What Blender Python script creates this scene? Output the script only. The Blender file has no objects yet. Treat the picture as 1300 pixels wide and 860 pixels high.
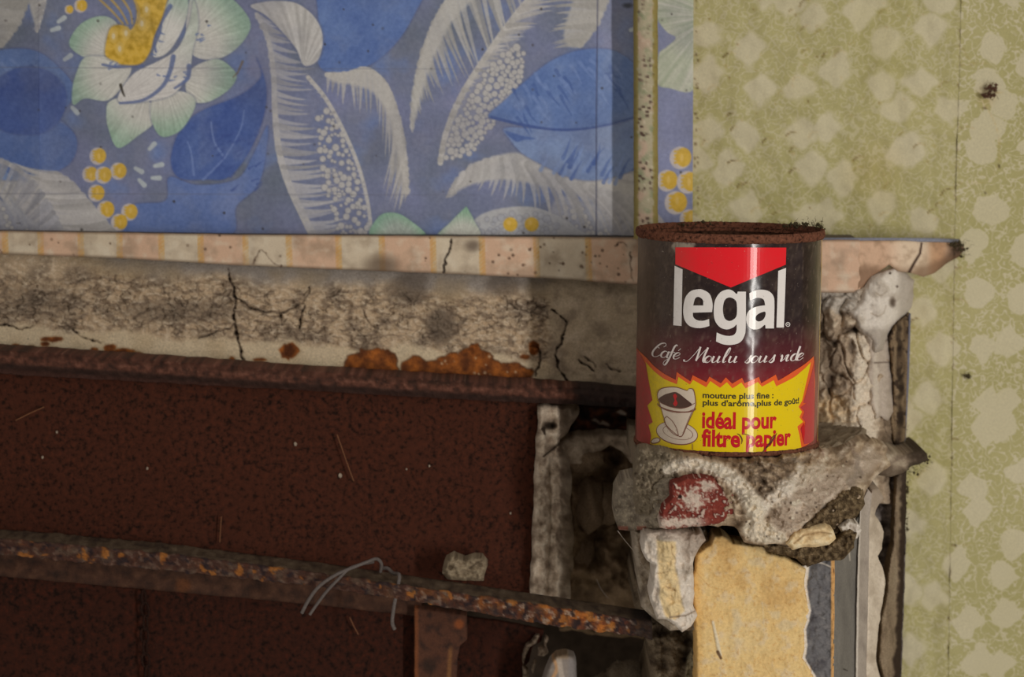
import bpy, bmesh, math, random
import numpy as np
from mathutils import Vector, Matrix

random.seed(7)
SC = bpy.context.scene
COL = SC.collection

# ------------------------------------------------------------------ camera
F_PX = 3530.0                       # focal length in pixels of the 1300 px wide frame
PITCH = math.radians(6.3)           # the lens looks slightly down
CAM = np.array([0.0, -1.55, 1.30])
cd = bpy.data.cameras.new('camera')
cd.sensor_width = 36.0
cd.lens = F_PX / 1300.0 * 36.0
cd.clip_start = 0.05
cd.dof.use_dof = True
cd.dof.focus_distance = 1.47
cd.dof.aperture_fstop = 10.0
cam = bpy.data.objects.new('camera', cd)
COL.objects.link(cam)
cam.location = CAM
cam.rotation_euler = (math.pi / 2 - PITCH, 0, 0)
SC.camera = cam

# ------------------------------------------------------------------ light
world = bpy.data.worlds.new('room_light')
SC.world = world
world.use_nodes = True
bg = world.node_tree.nodes['Background']
bg.inputs['Color'].default_value = (1.0, 0.93, 0.84, 1)
bg.inputs['Strength'].default_value = 0.31

# a tall gap between shutters, to the right of the viewer
ld = bpy.data.lights.new('shutter_gap', 'AREA')
ld.shape = 'RECTANGLE'
ld.size = 0.085
ld.size_y = 1.0
ld.energy = 1.55
ld.spread = math.radians(44)
ld.color = (1.0, 0.965, 0.91)
lo = bpy.data.objects.new('shutter_gap', ld)
COL.objects.link(lo)
lo.location = (0.12 + 2.2 * math.sin(math.radians(25)), -0.05 - 2.2 * math.cos(math.radians(25)), 1.20)
lo.rotation_euler = (Vector((0.20, 0.0, 1.12)) - lo.location).to_track_quat('-Z', 'Y').to_euler()

SC.view_settings.view_transform = 'Standard'
SC.view_settings.look = 'None'
SC.view_settings.gamma = 1.0
SC.view_settings.exposure = 0.0
SC.view_settings.use_curve_mapping = False
LIT = 0.55          # what a white card facing the room returns; colours below are read as seen and divided by this

# ------------------------------------------------------------------ helpers
SP, CP = math.sin(PITCH), math.cos(PITCH)


def P(px, py, Y):
    """world point on the vertical plane at depth Y that the 1300x860 pixel (px,py) shows"""
    px = np.asarray(px, float); py = np.asarray(py, float); Y = np.asarray(Y, float)
    u = (px - 650.0) / F_PX; v = -(py - 430.0) / F_PX
    t = (Y - CAM[1]) / (CP + v * SP)
    return np.stack(np.broadcast_arrays(CAM[0] + t * u, CAM[1] + t * (CP + v * SP), CAM[2] + t * (-SP + v * CP)), -1)


def V(px, py, Y):
    return Vector(P(px, py, Y).tolist())


def smooth(a, b, x):
    t = np.clip((x - a) / (b - a), 0, 1)
    return t * t * (3 - 2 * t)


def _hash(ix, iy, seed):
    h = (ix.astype(np.int64) * 374761393 + iy.astype(np.int64) * 668265263 + seed * 974711) & 0x7fffffff
    h = ((h ^ (h >> 13)) * 1274126177) & 0x7fffffff
    return ((h ^ (h >> 16)) & 0xffff) / 65535.0


def perlin(x, y, seed=0):
    x = np.asarray(x, float); y = np.asarray(y, float)
    ix = np.floor(x); iy = np.floor(y); fx = x - ix; fy = y - iy
    ux = fx * fx * fx * (fx * (fx * 6 - 15) + 10); uy = fy * fy * fy * (fy * (fy * 6 - 15) + 10)

    def g(dx, dy):
        a = _hash(ix + dx, iy + dy, seed) * 2 * np.pi
        return np.cos(a) * (fx - dx) + np.sin(a) * (fy - dy)
    n0 = g(0, 0) * (1 - ux) + g(1, 0) * ux
    n1 = g(0, 1) * (1 - ux) + g(1, 1) * ux
    return (n0 * (1 - uy) + n1 * uy) * 1.5


def fbm(x, y, scale, octs=4, seed=0, gain=0.5):
    """about -1..1, feature size = scale pixels"""
    s = 0; a = 1.0; f = 1.0 / scale; tot = 0
    for o in range(octs):
        s = s + a * perlin(x * f + 17.3 * o, y * f - 9.1 * o, seed + o * 31); tot += a * 0.62
        a *= gain; f *= 2.03
    return s / tot


def ridged(x, y, scale, octs=3, seed=0):
    s = 0; a = 1.0; f = 1.0 / scale
    for o in range(octs):
        s = s + a * (1 - np.abs(perlin(x * f + 5.7 * o, y * f + 3.1 * o, seed + o * 17)) * 1.8)
        a *= 0.5; f *= 2.1
    return s / 1.75


def cells(x, y, scale, seed=0):
    """worley F1, F2-F1 and id, scale in pixels"""
    x = np.asarray(x, float) / scale; y = np.asarray(y, float) / scale
    ix = np.floor(x); iy = np.floor(y)
    d1 = np.full(x.shape, 9.0); d2 = np.full(x.shape, 9.0); idd = np.zeros(x.shape)
    for dx in (-1, 0, 1):
        for dy in (-1, 0, 1):
            cx = ix + dx; cy = iy + dy
            h1 = _hash(cx, cy, seed); h2 = _hash(cx, cy, seed + 71)
            d = np.hypot(cx + h1 - x, cy + h2 - y)
            n = d < d1
            d2 = np.where(n, d1, np.minimum(d2, d))
            idd = np.where(n, _hash(cx, cy, seed + 133), idd)
            d1 = np.where(n, d, d1)
    return d1, d2 - d1, idd


def spline(pts, n=8, closed=False):
    """Catmull-Rom; a point given twice makes a corner"""
    p = np.array(pts, float)
    m = len(p)
    out = []
    for i in range(m if closed else m - 1):
        a, b = p[i], p[(i + 1) % m]
        p0 = p[(i - 1) % m] if (closed or i > 0) else a
        p3 = p[(i + 2) % m] if (closed or i + 2 < m) else b
        if np.allclose(a, b):
            continue
        for k in range(n):
            t = k / n
            out.append(0.5 * ((2 * a) + (-p0 + b) * t + (2 * p0 - 5 * a + 4 * b - p3) * t * t + (-p0 + 3 * a - 3 * b + p3) * t ** 3))
    if not closed:
        out.append(p[-1])
    return np.array(out)


def rough_poly(pts, amp, seg=6.0, seed=0, scale=22.0):
    p = np.array(pts, float); out = []
    for a, b in zip(p, np.roll(p, -1, 0)):
        n = max(1, int(np.hypot(*(b - a)) / seg))
        for k in range(n):
            out.append(a + (b - a) * k / n)
    q = np.array(out)
    if amp:
        q = q + amp * np.stack([fbm(q[:, 0], q[:, 1], scale, 3, seed), fbm(q[:, 0], q[:, 1], scale, 3, seed + 50)], -1)
    return q


def poly_sd(X, Y, poly, want_near=False):
    """signed distance, negative inside"""
    p = np.asarray(poly, float); best = np.full(X.shape, 1e18); inside = np.zeros(X.shape, bool)
    nx = np.zeros(X.shape); ny = np.zeros(X.shape)
    for a, b in zip(p, np.roll(p, -1, 0)):
        d = b - a; L = d @ d
        if L < 1e-12:
            continue
        t = np.clip(((X - a[0]) * d[0] + (Y - a[1]) * d[1]) / L, 0, 1)
        qx = a[0] + t * d[0]; qy = a[1] + t * d[1]
        dd = (X - qx) ** 2 + (Y - qy) ** 2
        m = dd < best
        best = np.where(m, dd, best)
        if want_near:
            nx = np.where(m, qx, nx); ny = np.where(m, qy, ny)
        if abs(d[1]) > 1e-12:
            c = ((a[1] > Y) != (b[1] > Y)) & (X < d[0] * (Y - a[1]) / d[1] + a[0])
            inside ^= c
    s = np.where(inside, -1, 1) * np.sqrt(best)
    return (s, nx, ny) if want_near else s


class Canvas:
    """colours (0..255, as seen) and relief (mm towards the viewer) on a regular grid of pixel coordinates"""

    def __init__(s, xs, ys, base):
        s.xs, s.ys = xs, ys
        s.X, s.Y = np.meshgrid(xs, ys)
        s.rgb = np.empty(s.X.shape + (3,)); s.rgb[:] = base
        s.h = np.zeros(s.X.shape)
        s.st = xs[1] - xs[0]

    def box(s, x0, y0, x1, y1):
        i0, i1 = np.searchsorted(s.xs, [x0, x1]); j0, j1 = np.searchsorted(s.ys, [y0, y1])
        return (slice(j0, j1), slice(i0, i1)) if i1 > i0 and j1 > j0 else None

    def put(s, sl, col, a):
        c = np.asarray(col, float)
        s.rgb[sl] += (c - s.rgb[sl]) * np.clip(a, 0, 1)[..., None]

    def all(s, col, a):
        s.put((slice(None), slice(None)), col, a)

    def poly(s, pts, col, a=1.0, soft=1.2, grow=0.0, dh=0.0, tex=None):
        p = np.asarray(pts, float)
        sl = s.box(p[:, 0].min() - 4 - soft, p[:, 1].min() - 4 - soft, p[:, 0].max() + 4 + soft, p[:, 1].max() + 4 + soft)
        if sl is None:
            return
        X, Y = s.X[sl], s.Y[sl]
        al = np.clip(0.5 - (poly_sd(X, Y, p) - grow) / soft, 0, 1)
        if tex is not None:
            col = tex(X, Y)
        s.put(sl, col, al * a)
        if dh:
            s.h[sl] += al * dh

    def stroke(s, pts, w0, w1, col, a=1.0, dh=0.0, soft=1.2):
        p = np.asarray(pts, float); m = max(w0, w1) + soft + 1
        sl = s.box(p[:, 0].min() - m, p[:, 1].min() - m, p[:, 0].max() + m, p[:, 1].max() + m)
        if sl is None:
            return
        X, Y = s.X[sl], s.Y[sl]
        al = np.zeros(X.shape)
        L = np.r_[0, np.cumsum(np.hypot(*np.diff(p, axis=0).T))]; L = L / max(L[-1], 1e-9)
        for i in range(len(p) - 1):
            A, B = p[i], p[i + 1]; d = B - A; q = d @ d
            if q < 1e-9:
                continue
            t = np.clip(((X - A[0]) * d[0] + (Y - A[1]) * d[1]) / q, 0, 1)
            dist = np.hypot(X - A[0] - t * d[0], Y - A[1] - t * d[1])
            w = w0 + (w1 - w0) * (L[i] + t * (L[i + 1] - L[i]))
            al = np.maximum(al, np.clip((w - dist) / soft + 0.5, 0, 1) * np.clip(w * 2 / soft, 0, 1))
        s.put(sl, col, al * a)
        if dh:
            s.h[sl] += al * dh

    def crack(s, pts, w0, w1, col, a=0.8, dh=-1.5, seed=0):
        q = spline(pts, 10)
        q = q + 2.2 * np.stack([fbm(q[:, 0] + 91, q[:, 1], 9, 3, seed), fbm(q[:, 0], q[:, 1] + 57, 9, 3, seed + 5)], -1)
        n = len(q); w = np.linspace(w0, w1, n) * np.clip(.75 + .7 * fbm(np.arange(n) * 3.0, np.zeros(n), 16, 2, seed + 9), .25, 1.4)
        for i in range(0, n - 1, 3):
            j = min(i + 3, n - 1)
            s.stroke(q[i:j + 1], w[i], w[j], col, a, dh, 1.6)

    def dot(s, x, y, r, col, a=1.0, ry=None, soft=1.2, dh=0.0):
        ry = ry or r
        sl = s.box(x - r - 3, y - ry - 3, x + r + 3, y + ry + 3)
        if sl is None:
            return
        d = (np.hypot((s.X[sl] - x) / r, (s.Y[sl] - y) / ry) - 1) * min(r, ry)
        al = np.clip(0.5 - d / soft, 0, 1)
        s.put(sl, col, al * a)
        if dh:
            s.h[sl] += al * dh


def lin(c):
    c = np.clip(np.asarray(c, float) / 255.0, 0, 1)
    return np.where(c <= 0.04045, c / 12.92, ((c + 0.055) / 1.055) ** 2.4)


def alb(c):
    v = lin(c) / LIT
    return v * np.minimum(1.0, 0.88 / np.maximum(v.max(-1, keepdims=True), 1e-6))


def rgba(c):
    return tuple(float(x) for x in alb(c)) + (1.0,)


# ------------------------------------------------------------------ scene graph
def link(o, parent=None):
    COL.objects.link(o)
    if parent is not None:
        o.parent = parent
    return o


def thing(name, label, cat, loc=(0, 0, 0), group=None):
    o = bpy.data.objects.new(name, None)
    COL.objects.link(o)
    o.location = loc
    o.empty_display_size = 0.02
    return tag(o, label, cat, group)


def tag(o, label, cat, group=None):
    o['label'] = label
    o['category'] = cat
    if group:
        o['group'] = group
    return o


def structure(o):
    o['kind'] = 'structure'
    return o


def mesh_obj(name, verts, faces, mat, parent=None, cols=None, smooth_shade=True):
    me = bpy.data.meshes.new(name)
    verts = np.asarray(verts, float)
    if parent is not None:
        verts = verts - np.array(world_loc(parent))
    fa = np.asarray(faces) if not isinstance(faces, list) else None
    if fa is not None and fa.ndim == 2:
        k = fa.shape[1]
        me.vertices.add(len(verts)); me.vertices.foreach_set('co', verts.ravel())
        me.loops.add(fa.size); me.loops.foreach_set('vertex_index', fa.ravel().astype(np.int32))
        me.polygons.add(len(fa)); me.polygons.foreach_set('loop_start', np.arange(0, fa.size, k, dtype=np.int32))
        me.update(calc_edges=True)
    else:
        me.from_pydata([tuple(v) for v in verts], [], faces)
    me.polygons.foreach_set('use_smooth', np.full(len(me.polygons), smooth_shade))
    if cols is not None:
        at = me.color_attributes.new('Col', 'FLOAT_COLOR', 'POINT')
        c = np.ones((len(verts), 4)); c[:, :3] = cols
        at.data.foreach_set('color', c.ravel())
    me.validate()
    me.materials.append(mat)
    o = bpy.data.objects.new(name, me)
    return link(o, parent)


def world_loc(o):
    v = Vector((0, 0, 0))
    while o is not None:
        v += o.location
        o = o.parent
    return v


def sheet(name, poly, depth, mat, parent=None, base=(120, 110, 100), paint=None, step=1.5, thick=0.01,
          jag=0.0, seed=0, edge=None, jscale=22.0, back=True):
    """a modelled piece: outline in pixels, depth(px,py) in metres, painted colour and relief, walls going back by `thick`"""
    poly = rough_poly(poly, jag, 6.0 if jag else 40.0, seed, jscale)
    x0, y0 = poly.min(0) - step; x1, y1 = poly.max(0) + step
    xs = np.arange(x0, x1 + step, step); ys = np.arange(y0, y1 + step, step)
    cv = Canvas(xs, ys, base)
    if callable(base):
        cv.rgb[:] = base(cv.X, cv.Y)
    sd = poly_sd(cv.X, cv.Y, poly)
    if paint:
        paint(cv)
    if edge:
        w, drop = edge
        cv.h -= drop * np.clip(1 + sd / w, 0, 1) ** 2.2
    ny, nx = cv.X.shape
    sc = (sd[:-1, :-1] + sd[1:, :-1] + sd[:-1, 1:] + sd[1:, 1:]) / 4
    keep = sc < 0
    idx = np.arange(nx * ny).reshape(ny, nx)
    q = np.stack([idx[:-1, :-1], idx[1:, :-1], idx[1:, 1:], idx[:-1, 1:]], -1)[keep]
    used = np.zeros(nx * ny, bool); used[q.ravel()] = True
    # boundary edges
    e = np.concatenate([q[:, [0, 1]], q[:, [1, 2]], q[:, [2, 3]], q[:, [3, 0]]])
    key = np.sort(e, 1); kk = key[:, 0] * (nx * ny) + key[:, 1]
    u, first, cnt = np.unique(kk, return_index=True, return_counts=True)
    be = e[first[cnt == 1]]
    bv = np.unique(be)
    Xf, Yf = cv.X.ravel().copy(), cv.Y.ravel().copy()
    _, qx, qy = poly_sd(Xf[bv], Yf[bv], poly, True)
    mv = np.hypot(qx - Xf[bv], qy - Yf[bv]) < step * 1.6
    Xf[bv[mv]] = qx[mv]; Yf[bv[mv]] = qy[mv]
    D = depth(Xf, Yf) if callable(depth) else np.full(Xf.shape, float(depth))
    D = D - cv.h.ravel() * 0.001
    pts = P(Xf, Yf, D)
    remap = -np.ones(nx * ny, int); uv = np.where(used)[0]; remap[uv] = np.arange(len(uv))
    verts = pts[uv]; cols = alb(cv.rgb.reshape(-1, 3)[uv])
    faces = remap[q]
    if back and thick:
        m = len(verts)
        bmap = -np.ones(nx * ny, int); bmap[bv] = m + np.arange(len(bv))
        bp = pts[bv].copy(); bp[:, 1] += thick
        verts = np.concatenate([verts, bp]); cols = np.concatenate([cols, alb(cv.rgb.reshape(-1, 3)[bv])])
        sk = np.stack([remap[be[:, 1]], remap[be[:, 0]], bmap[be[:, 0]], bmap[be[:, 1]]], -1)
        faces = np.concatenate([faces, sk])
    return mesh_obj(name, verts, faces, mat, parent, cols)


def tube(name, pts, rad, mat, parent=None, sides=8, cols=None):
    pts = [Vector(p) for p in pts]
    n = len(pts); vs = []; fs = []; cc = []
    prev = None
    for i, p in enumerate(pts):
        t = (pts[min(i + 1, n - 1)] - pts[max(i - 1, 0)]).normalized()
        a = prev if prev is not None else (Vector((0, -1, 0.13)) if abs(t.y) < .8 else Vector((0, 0, 1)))
        b = t.cross(a).normalized(); a = b.cross(t).normalized(); prev = a
        r = rad[i] if hasattr(rad, '__len__') else rad
        for k in range(sides):
            w = 2 * math.pi * k / sides
            vs.append(p + (a * math.cos(w) + b * math.sin(w)) * r)
            if cols is not None:
                cc.append(cols[i])
    for i in range(n - 1):
        for k in range(sides):
            k2 = (k + 1) % sides
            fs.append((i * sides + k, i * sides + k2, (i + 1) * sides + k2, (i + 1) * sides + k))
    fs.append(tuple(range(sides - 1, -1, -1))); fs.append(tuple((n - 1) * sides + k for k in range(sides)))
    return mesh_obj(name, [tuple(v) for v in vs], fs, mat, parent, cc if cols is not None else None)


def box(name, lo_, hi_, mat, parent=None):
    x0, y0, z0 = lo_; x1, y1, z1 = hi_
    v = [(x0, y0, z0), (x1, y0, z0), (x1, y1, z0), (x0, y1, z0), (x0, y0, z1), (x1, y0, z1), (x1, y1, z1), (x0, y1, z1)]
    f = [(0, 3, 2, 1), (4, 5, 6, 7), (0, 1, 5, 4), (1, 2, 6, 5), (2, 3, 7, 6), (3, 0, 4, 7)]
    return mesh_obj(name, v, f, mat, parent, None, False)


def blob(name, c, r, mat, parent=None, seed=0, amp=0.25, sub=3, col=None, freq=1.0):
    """a lumpy stone"""
    bm = bmesh.new()
    bmesh.ops.create_icosphere(bm, subdivisions=sub, radius=1)
    n = np.array([v.co[:] for v in bm.verts])
    f = [tuple(v.index for v in fa.verts) for fa in bm.faces]
    bm.free()
    k = fbm(n[:, 0] * freq + n[:, 2] * 0.7, n[:, 1] * freq - n[:, 2] * 0.9, 0.9, 4, seed)
    v = n * (1 + amp * k)[:, None] * np.array(r) + np.array(c)
    cols = None
    if col is not None:
        t = np.clip(0.5 + 0.6 * fbm(n[:, 0] * 2 + n[:, 2], n[:, 1] * 2 - n[:, 2], 0.6, 4, seed + 9), 0, 1)[:, None]
        cols = alb(np.array(col[0]) * (1 - t) + np.array(col[1]) * t)
    return mesh_obj(name, v, np.array(f), mat, parent, cols)


# ------------------------------------------------------------------ materials
def new_mat(name):
    m = bpy.data.materials.new(name)
    m.use_nodes = True
    nt = m.node_tree
    b = nt.nodes['Principled BSDF']
    return m, nt, b


def N(nt, typ, **kw):
    n = nt.nodes.new(typ)
    for k, v in kw.items():
        if k in n.inputs:
            n.inputs[k].default_value = v
        else:
            setattr(n, k, v)
    return n


def noise(nt, vec, scale, detail=4, rough=0.6, dist=0.0):
    n = N(nt, 'ShaderNodeTexNoise')
    n.inputs['Scale'].default_value = scale; n.inputs['Detail'].default_value = detail
    n.inputs['Roughness'].default_value = rough; n.inputs['Distortion'].default_value = dist
    nt.links.new(vec, n.inputs['Vector'])
    return n.outputs['Fac']


def ramp(nt, fac, stops):
    r = N(nt, 'ShaderNodeValToRGB')
    el = r.color_ramp.elements
    while len(el) < len(stops):
        el.new(0.5)
    for e, (p, c) in zip(el, stops):
        e.position = p
        e.color = c if len(c) == 4 else tuple(c) + (1,)
    nt.links.new(fac, r.inputs['Fac'])
    return r.outputs['Color']


def mixc(nt, fac, a, b, mode='MIX'):
    m = N(nt, 'ShaderNodeMix', data_type='RGBA', blend_type=mode)
    for s, x in ((0, fac), (6, a), (7, b)):
        if hasattr(x, 'links') or hasattr(x, 'is_linked'):
            nt.links.new(x, m.inputs[s])
        else:
            m.inputs[s].default_value = x
    return m.outputs[2]


def math_(nt, op, a, b=0.0, c=0.0):
    m = N(nt, 'ShaderNodeMath', operation=op)
    for i, x in enumerate((a, b, c)):
        if hasattr(x, 'is_linked'):
            nt.links.new(x, m.inputs[i])
        else:
            m.inputs[i].default_value = x
    return m.outputs[0]


def bump(nt, b, h, strength, dist=0.001):
    n = N(nt, 'ShaderNodeBump')
    n.inputs['Strength'].default_value = strength; n.inputs['Distance'].default_value = dist
    nt.links.new(h, n.inputs['Height']); nt.links.new(n.outputs[0], b.inputs['Normal'])


def mat_painted(name, rough=0.85, grain=0.12, gscale=900, bstr=0.3, spec=0.3, speck=0.0):
    """colour from the mesh, with fine grain, dust specks and bump"""
    m, nt, b = new_mat(name)
    at = N(nt, 'ShaderNodeAttribute', attribute_name='Col')
    tc = N(nt, 'ShaderNodeTexCoord')
    n1 = noise(nt, tc.outputs['Object'], gscale, 5, 0.65)
    g = ramp(nt, n1, [(0.25, (1 - grain * 2,) * 3), (0.75, (1 + grain,) * 3)])
    c = mixc(nt, 1.0, at.outputs['Color'], g, 'MULTIPLY')
    if speck:
        n2 = noise(nt, tc.outputs['Object'], 420, 3, 0.7)
        f = ramp(nt, n2, [(0.66, (0, 0, 0)), (0.72, (1, 1, 1))])
        c = mixc(nt, math_(nt, 'MULTIPLY', f, speck), c, (0.03, 0.025, 0.018, 1))
    nt.links.new(c, b.inputs['Base Color'])
    b.inputs['Roughness'].default_value = rough
    b.inputs['Specular IOR Level'].default_value = spec
    if bstr:
        bump(nt, b, n1, bstr, 0.0011)
    return m


def mat_plain(name, col, rough=0.7, grain=0.15, gscale=700, bstr=0.3, spec=0.3, metal=0.0):
    m, nt, b = new_mat(name)
    tc = N(nt, 'ShaderNodeTexCoord')
    n1 = noise(nt, tc.outputs['Object'], gscale, 5, 0.65)
    c0 = np.array(rgba(col))
    c = ramp(nt, n1, [(0.25, tuple(c0[:3] * (1 - 2 * grain))), (0.75, tuple(c0[:3] * (1 + grain)))])
    nt.links.new(c, b.inputs['Base Color'])
    b.inputs['Roughness'].default_value = rough; b.inputs['Specular IOR Level'].default_value = spec
    b.inputs['Metallic'].default_value = metal
    if bstr:
        bump(nt, b, n1, bstr, 0.0006)
    return m

# ------------------------------------------------------------------ materials of the room
def mat_green(name, soft):
    """printed paper: pale leaf patches in a field of fine vermicelli, colour dirt from the mesh"""
    m, nt, b = new_mat(name)
    tc = N(nt, 'ShaderNodeTexCoord'); v = tc.outputs['Object']
    sx = N(nt, 'ShaderNodeSeparateXYZ'); nt.links.new(v, sx.inputs[0])
    cx = N(nt, 'ShaderNodeCombineXYZ'); nt.links.new(sx.outputs[0], cx.inputs[0]); nt.links.new(sx.outputs[2], cx.inputs[1]); v = cx.outputs[0]
    w = N(nt, 'ShaderNodeTexNoise'); w.inputs['Scale'].default_value = 75; w.inputs['Detail'].default_value = 2
    nt.links.new(v, w.inputs['Vector'])
    dv = N(nt, 'ShaderNodeVectorMath', operation='MULTIPLY_ADD')
    nt.links.new(w.outputs['Color'], dv.inputs[0]); dv.inputs[1].default_value = (0.014, 0.014, 0.0); nt.links.new(v, dv.inputs[2])
    vo = N(nt, 'ShaderNodeTexVoronoi', distance='MINKOWSKI', voronoi_dimensions='2D'); vo.inputs['Exponent'].default_value = 1.3; vo.inputs['Randomness'].default_value = .85; vo.inputs['Scale'].default_value = 37
    nt.links.new(dv.outputs[0], vo.inputs['Vector'])
    patch = ramp(nt, vo.outputs['Distance'], [(0.35 - soft * .04, (1, 1, 1)), (0.38 + soft * .05, (0, 0, 0))])
    n1 = noise(nt, v, 225, 0.0, 0.5, 0.9)
    line = math_(nt, 'ABSOLUTE', math_(nt, 'SUBTRACT', n1, 0.5))
    lw = ramp(nt, line, [(0.030, (1, 1, 1)), (0.060 + soft * .03, (0, 0, 0))])
    pale = mixc(nt, 1.0, math_(nt, 'MULTIPLY', patch, 0.85), math_(nt, 'MULTIPLY', lw, 0.8 - soft * .3), 'LIGHTEN')
    big = noise(nt, v, 9, 3)
    g = ramp(nt, big, [(0.3, rgba((135, 129, 86))), (0.7, rgba((147, 140, 100)))])
    p_ = ramp(nt, big, [(0.3, rgba((162, 154, 127))), (0.7, rgba((168, 160, 137)))])
    c = mixc(nt, pale, g, p_)
    at = N(nt, 'ShaderNodeAttribute', attribute_name='Col')
    k = mixc(nt, 1.0, at.outputs['Color'], (1 / .88, 1 / .88, 1 / .88, 1), 'MULTIPLY')
    c = mixc(nt, 1.0, c, k, 'MULTIPLY')
    fine = noise(nt, tc.outputs['Object'], 1300, 3)
    c = mixc(nt, 1.0, c, ramp(nt, fine, [(0.3, (.86, .86, .86)), (0.7, (1.06, 1.06, 1.06))]), 'MULTIPLY')
    nt.links.new(c, b.inputs['Base Color'])
    b.inputs['Roughness'].default_value = 0.8; b.inputs['Specular IOR Level'].default_value = 0.25
    bump(nt, b, noise(nt, tc.outputs['Object'], 160, 4), 0.12 + .25 * soft, 0.002)
    return m


def mat_rust(name, dark, mid, hot, scale=260, rough=0.8, bstr=0.7, hotmin=0.62):
    m, nt, b = new_mat(name)
    tc = N(nt, 'ShaderNodeTexCoord'); v = tc.outputs['Object']
    n1 = noise(nt, v, scale, 5, 0.7); n2 = noise(nt, v, scale * .12, 4, 0.6); n3 = noise(nt, v, scale * 1.0, 3, .6)
    c = ramp(nt, n1, [(0.36, rgba(dark)), (0.52, rgba(mid)), (hotmin + .12, rgba(hot))])
    c = mixc(nt, ramp(nt, n2, [(0.35, (0, 0, 0)), (0.7, (.75, .75, .75))]), c, rgba(np.array(mid) * .8 + np.array(hot) * .2))
    c = mixc(nt, ramp(nt, n3, [(0.33, (.7, .7, .7)), (0.45, (0, 0, 0))]), c, rgba(np.array(dark) * .6))
    nt.links.new(c, b.inputs['Base Color'])
    b.inputs['Roughness'].default_value = rough; b.inputs['Specular IOR Level'].default_value = 0.12
    bump(nt, b, n1, bstr, 0.0012)
    return m


M_GREEN_L = mat_green('green_paper_crumpled', 1.0)
M_GREEN_R = mat_green('green_paper_flat', 0.0)
M_PAPER = mat_painted('printed_paper', 0.75, 0.07, 1500, 0.15, 0.3)
M_PLASTER = mat_painted('plaster', 0.95, 0.16, 900, 0.6, 0.2, 0.5)
M_PLAIN = mat_painted('smooth_plaster', 0.9, 0.10, 700, 0.3, 0.2, 0.2)
M_DIRT = mat_painted('earth_mortar', 0.98, 0.28, 1100, 0.9, 0.1, 0.5)
M_RUSTV = mat_painted('flaking_rust', 0.75, 0.22, 1200, 0.8, 0.35)
M_PLATE = mat_rust('rusted_sheet', (30, 15, 9), (53, 27, 18), (74, 36, 22), 330)
M_PLATE2 = mat_rust('rusted_sheet_low', (24, 12, 8), (42, 21, 14), (66, 28, 16), 300)
M_LINTEL = mat_rust('rusted_iron', (38, 20, 15), (70, 38, 30), (110, 64, 48), 420, .8, .9)
M_BODY = mat_plain('wall_core', (120, 108, 92), .95)
M_SOOT = mat_plain('soot', (52, 42, 34), .98, .3, 150, .6)
M_BLACK = mat_plain('dark_debris', (30, 24, 18), .9)
M_WIRE = mat_plain('grey_wire', (80, 72, 68), .6, .2, 900, .4, .4, .0)
M_STRAW = mat_plain('straw', (96, 62, 40), .8)
M_WEB = mat_plain('web', (150, 140, 130), .9)

# ------------------------------------------------------------------ walls
Y_GREEN, Y_BLUE, Y_SHELF, Y_BAND, Y_LINT, Y_PLATE = .100, .066, .050, .058, .021, .030


def seam_x(y):
    return 1220 - 12 * (np.asarray(y, float) / 860.0) - 4 * smooth(0, 320, np.asarray(y, float))


wall_back = structure(box('wall_back', (0.118, Y_GREEN + .006, 0.55), (1.2, .32, 1.9), M_GREEN_R))
_c = wall_back.data.color_attributes.new('Col', 'FLOAT_COLOR', 'POINT')
_c.data.foreach_set('color', [.88, .88, .88, 1.0] * len(wall_back.data.vertices))
RR = random.Random(5)


def green_left(cv):
    X, Y = cv.X, cv.Y
    cv.h += 1.3 * fbm(X, Y, 70, 2, 3) + 1.1 * fbm(X, Y, 30, 2, 8)
    for i in range(60):      # torn creases of the loose paper: short arcs with a lip and dust under it
        x = RR.uniform(890, 1200); y = RR.uniform(-40, 290) if i < 46 else RR.uniform(300, 860)
        a = RR.uniform(-.6, -.1); L = RR.uniform(6, 17); bow = RR.uniform(.1, .35) * L
        c, s_ = math.cos(a), math.sin(a)
        pts = [(x + L * t * c + bow * (1 - 4 * (t - .5) ** 2) * s_, y + L * t * s_ - bow * (1 - 4 * (t - .5) ** 2) * c) for t in np.linspace(0, 1, 6)]
        cv.stroke(pts, 1.5, .4, (78, 64, 44), RR.uniform(.35, .85), -.6)
        cv.stroke([(p[0], p[1] + 2.4) for p in pts], 1.2, .6, (250, 250, 240), .25, .5)
    for i in range(70):
        x = RR.uniform(883, 1212); y = RR.uniform(-30, 330)
        cv.dot(x, y, RR.uniform(.8, 1.8), (90, 72, 50), RR.uniform(.3, .8))
    for i in range(26):
        cv.dot(882 + RR.uniform(0, 5), RR.uniform(0, 280), RR.uniform(.8, 2), (60, 46, 34), .8)
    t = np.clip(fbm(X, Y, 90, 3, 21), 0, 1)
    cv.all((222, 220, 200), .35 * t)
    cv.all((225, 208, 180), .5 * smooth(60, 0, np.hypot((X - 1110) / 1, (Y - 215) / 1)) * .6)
    seam(cv)


def seam(cv):
    for i in range(70):
        y = RR.uniform(-20, 860); x = float(seam_x(y))
        cv.dot(x + RR.uniform(-1.5, 1.5), y, RR.uniform(.6, 1.7), (70, 55, 40), RR.uniform(.4, .9), RR.uniform(.8, 3))
    for i in range(7):
        y = RR.uniform(60, 700); x = float(seam_x(y)); L = RR.uniform(8, 25)
        cv.stroke([(x, y), (x + L * .5, y + RR.uniform(-4, 4)), (x + L, y + RR.uniform(-6, 6))], .8, .5, (90, 76, 56), .7)


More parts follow.
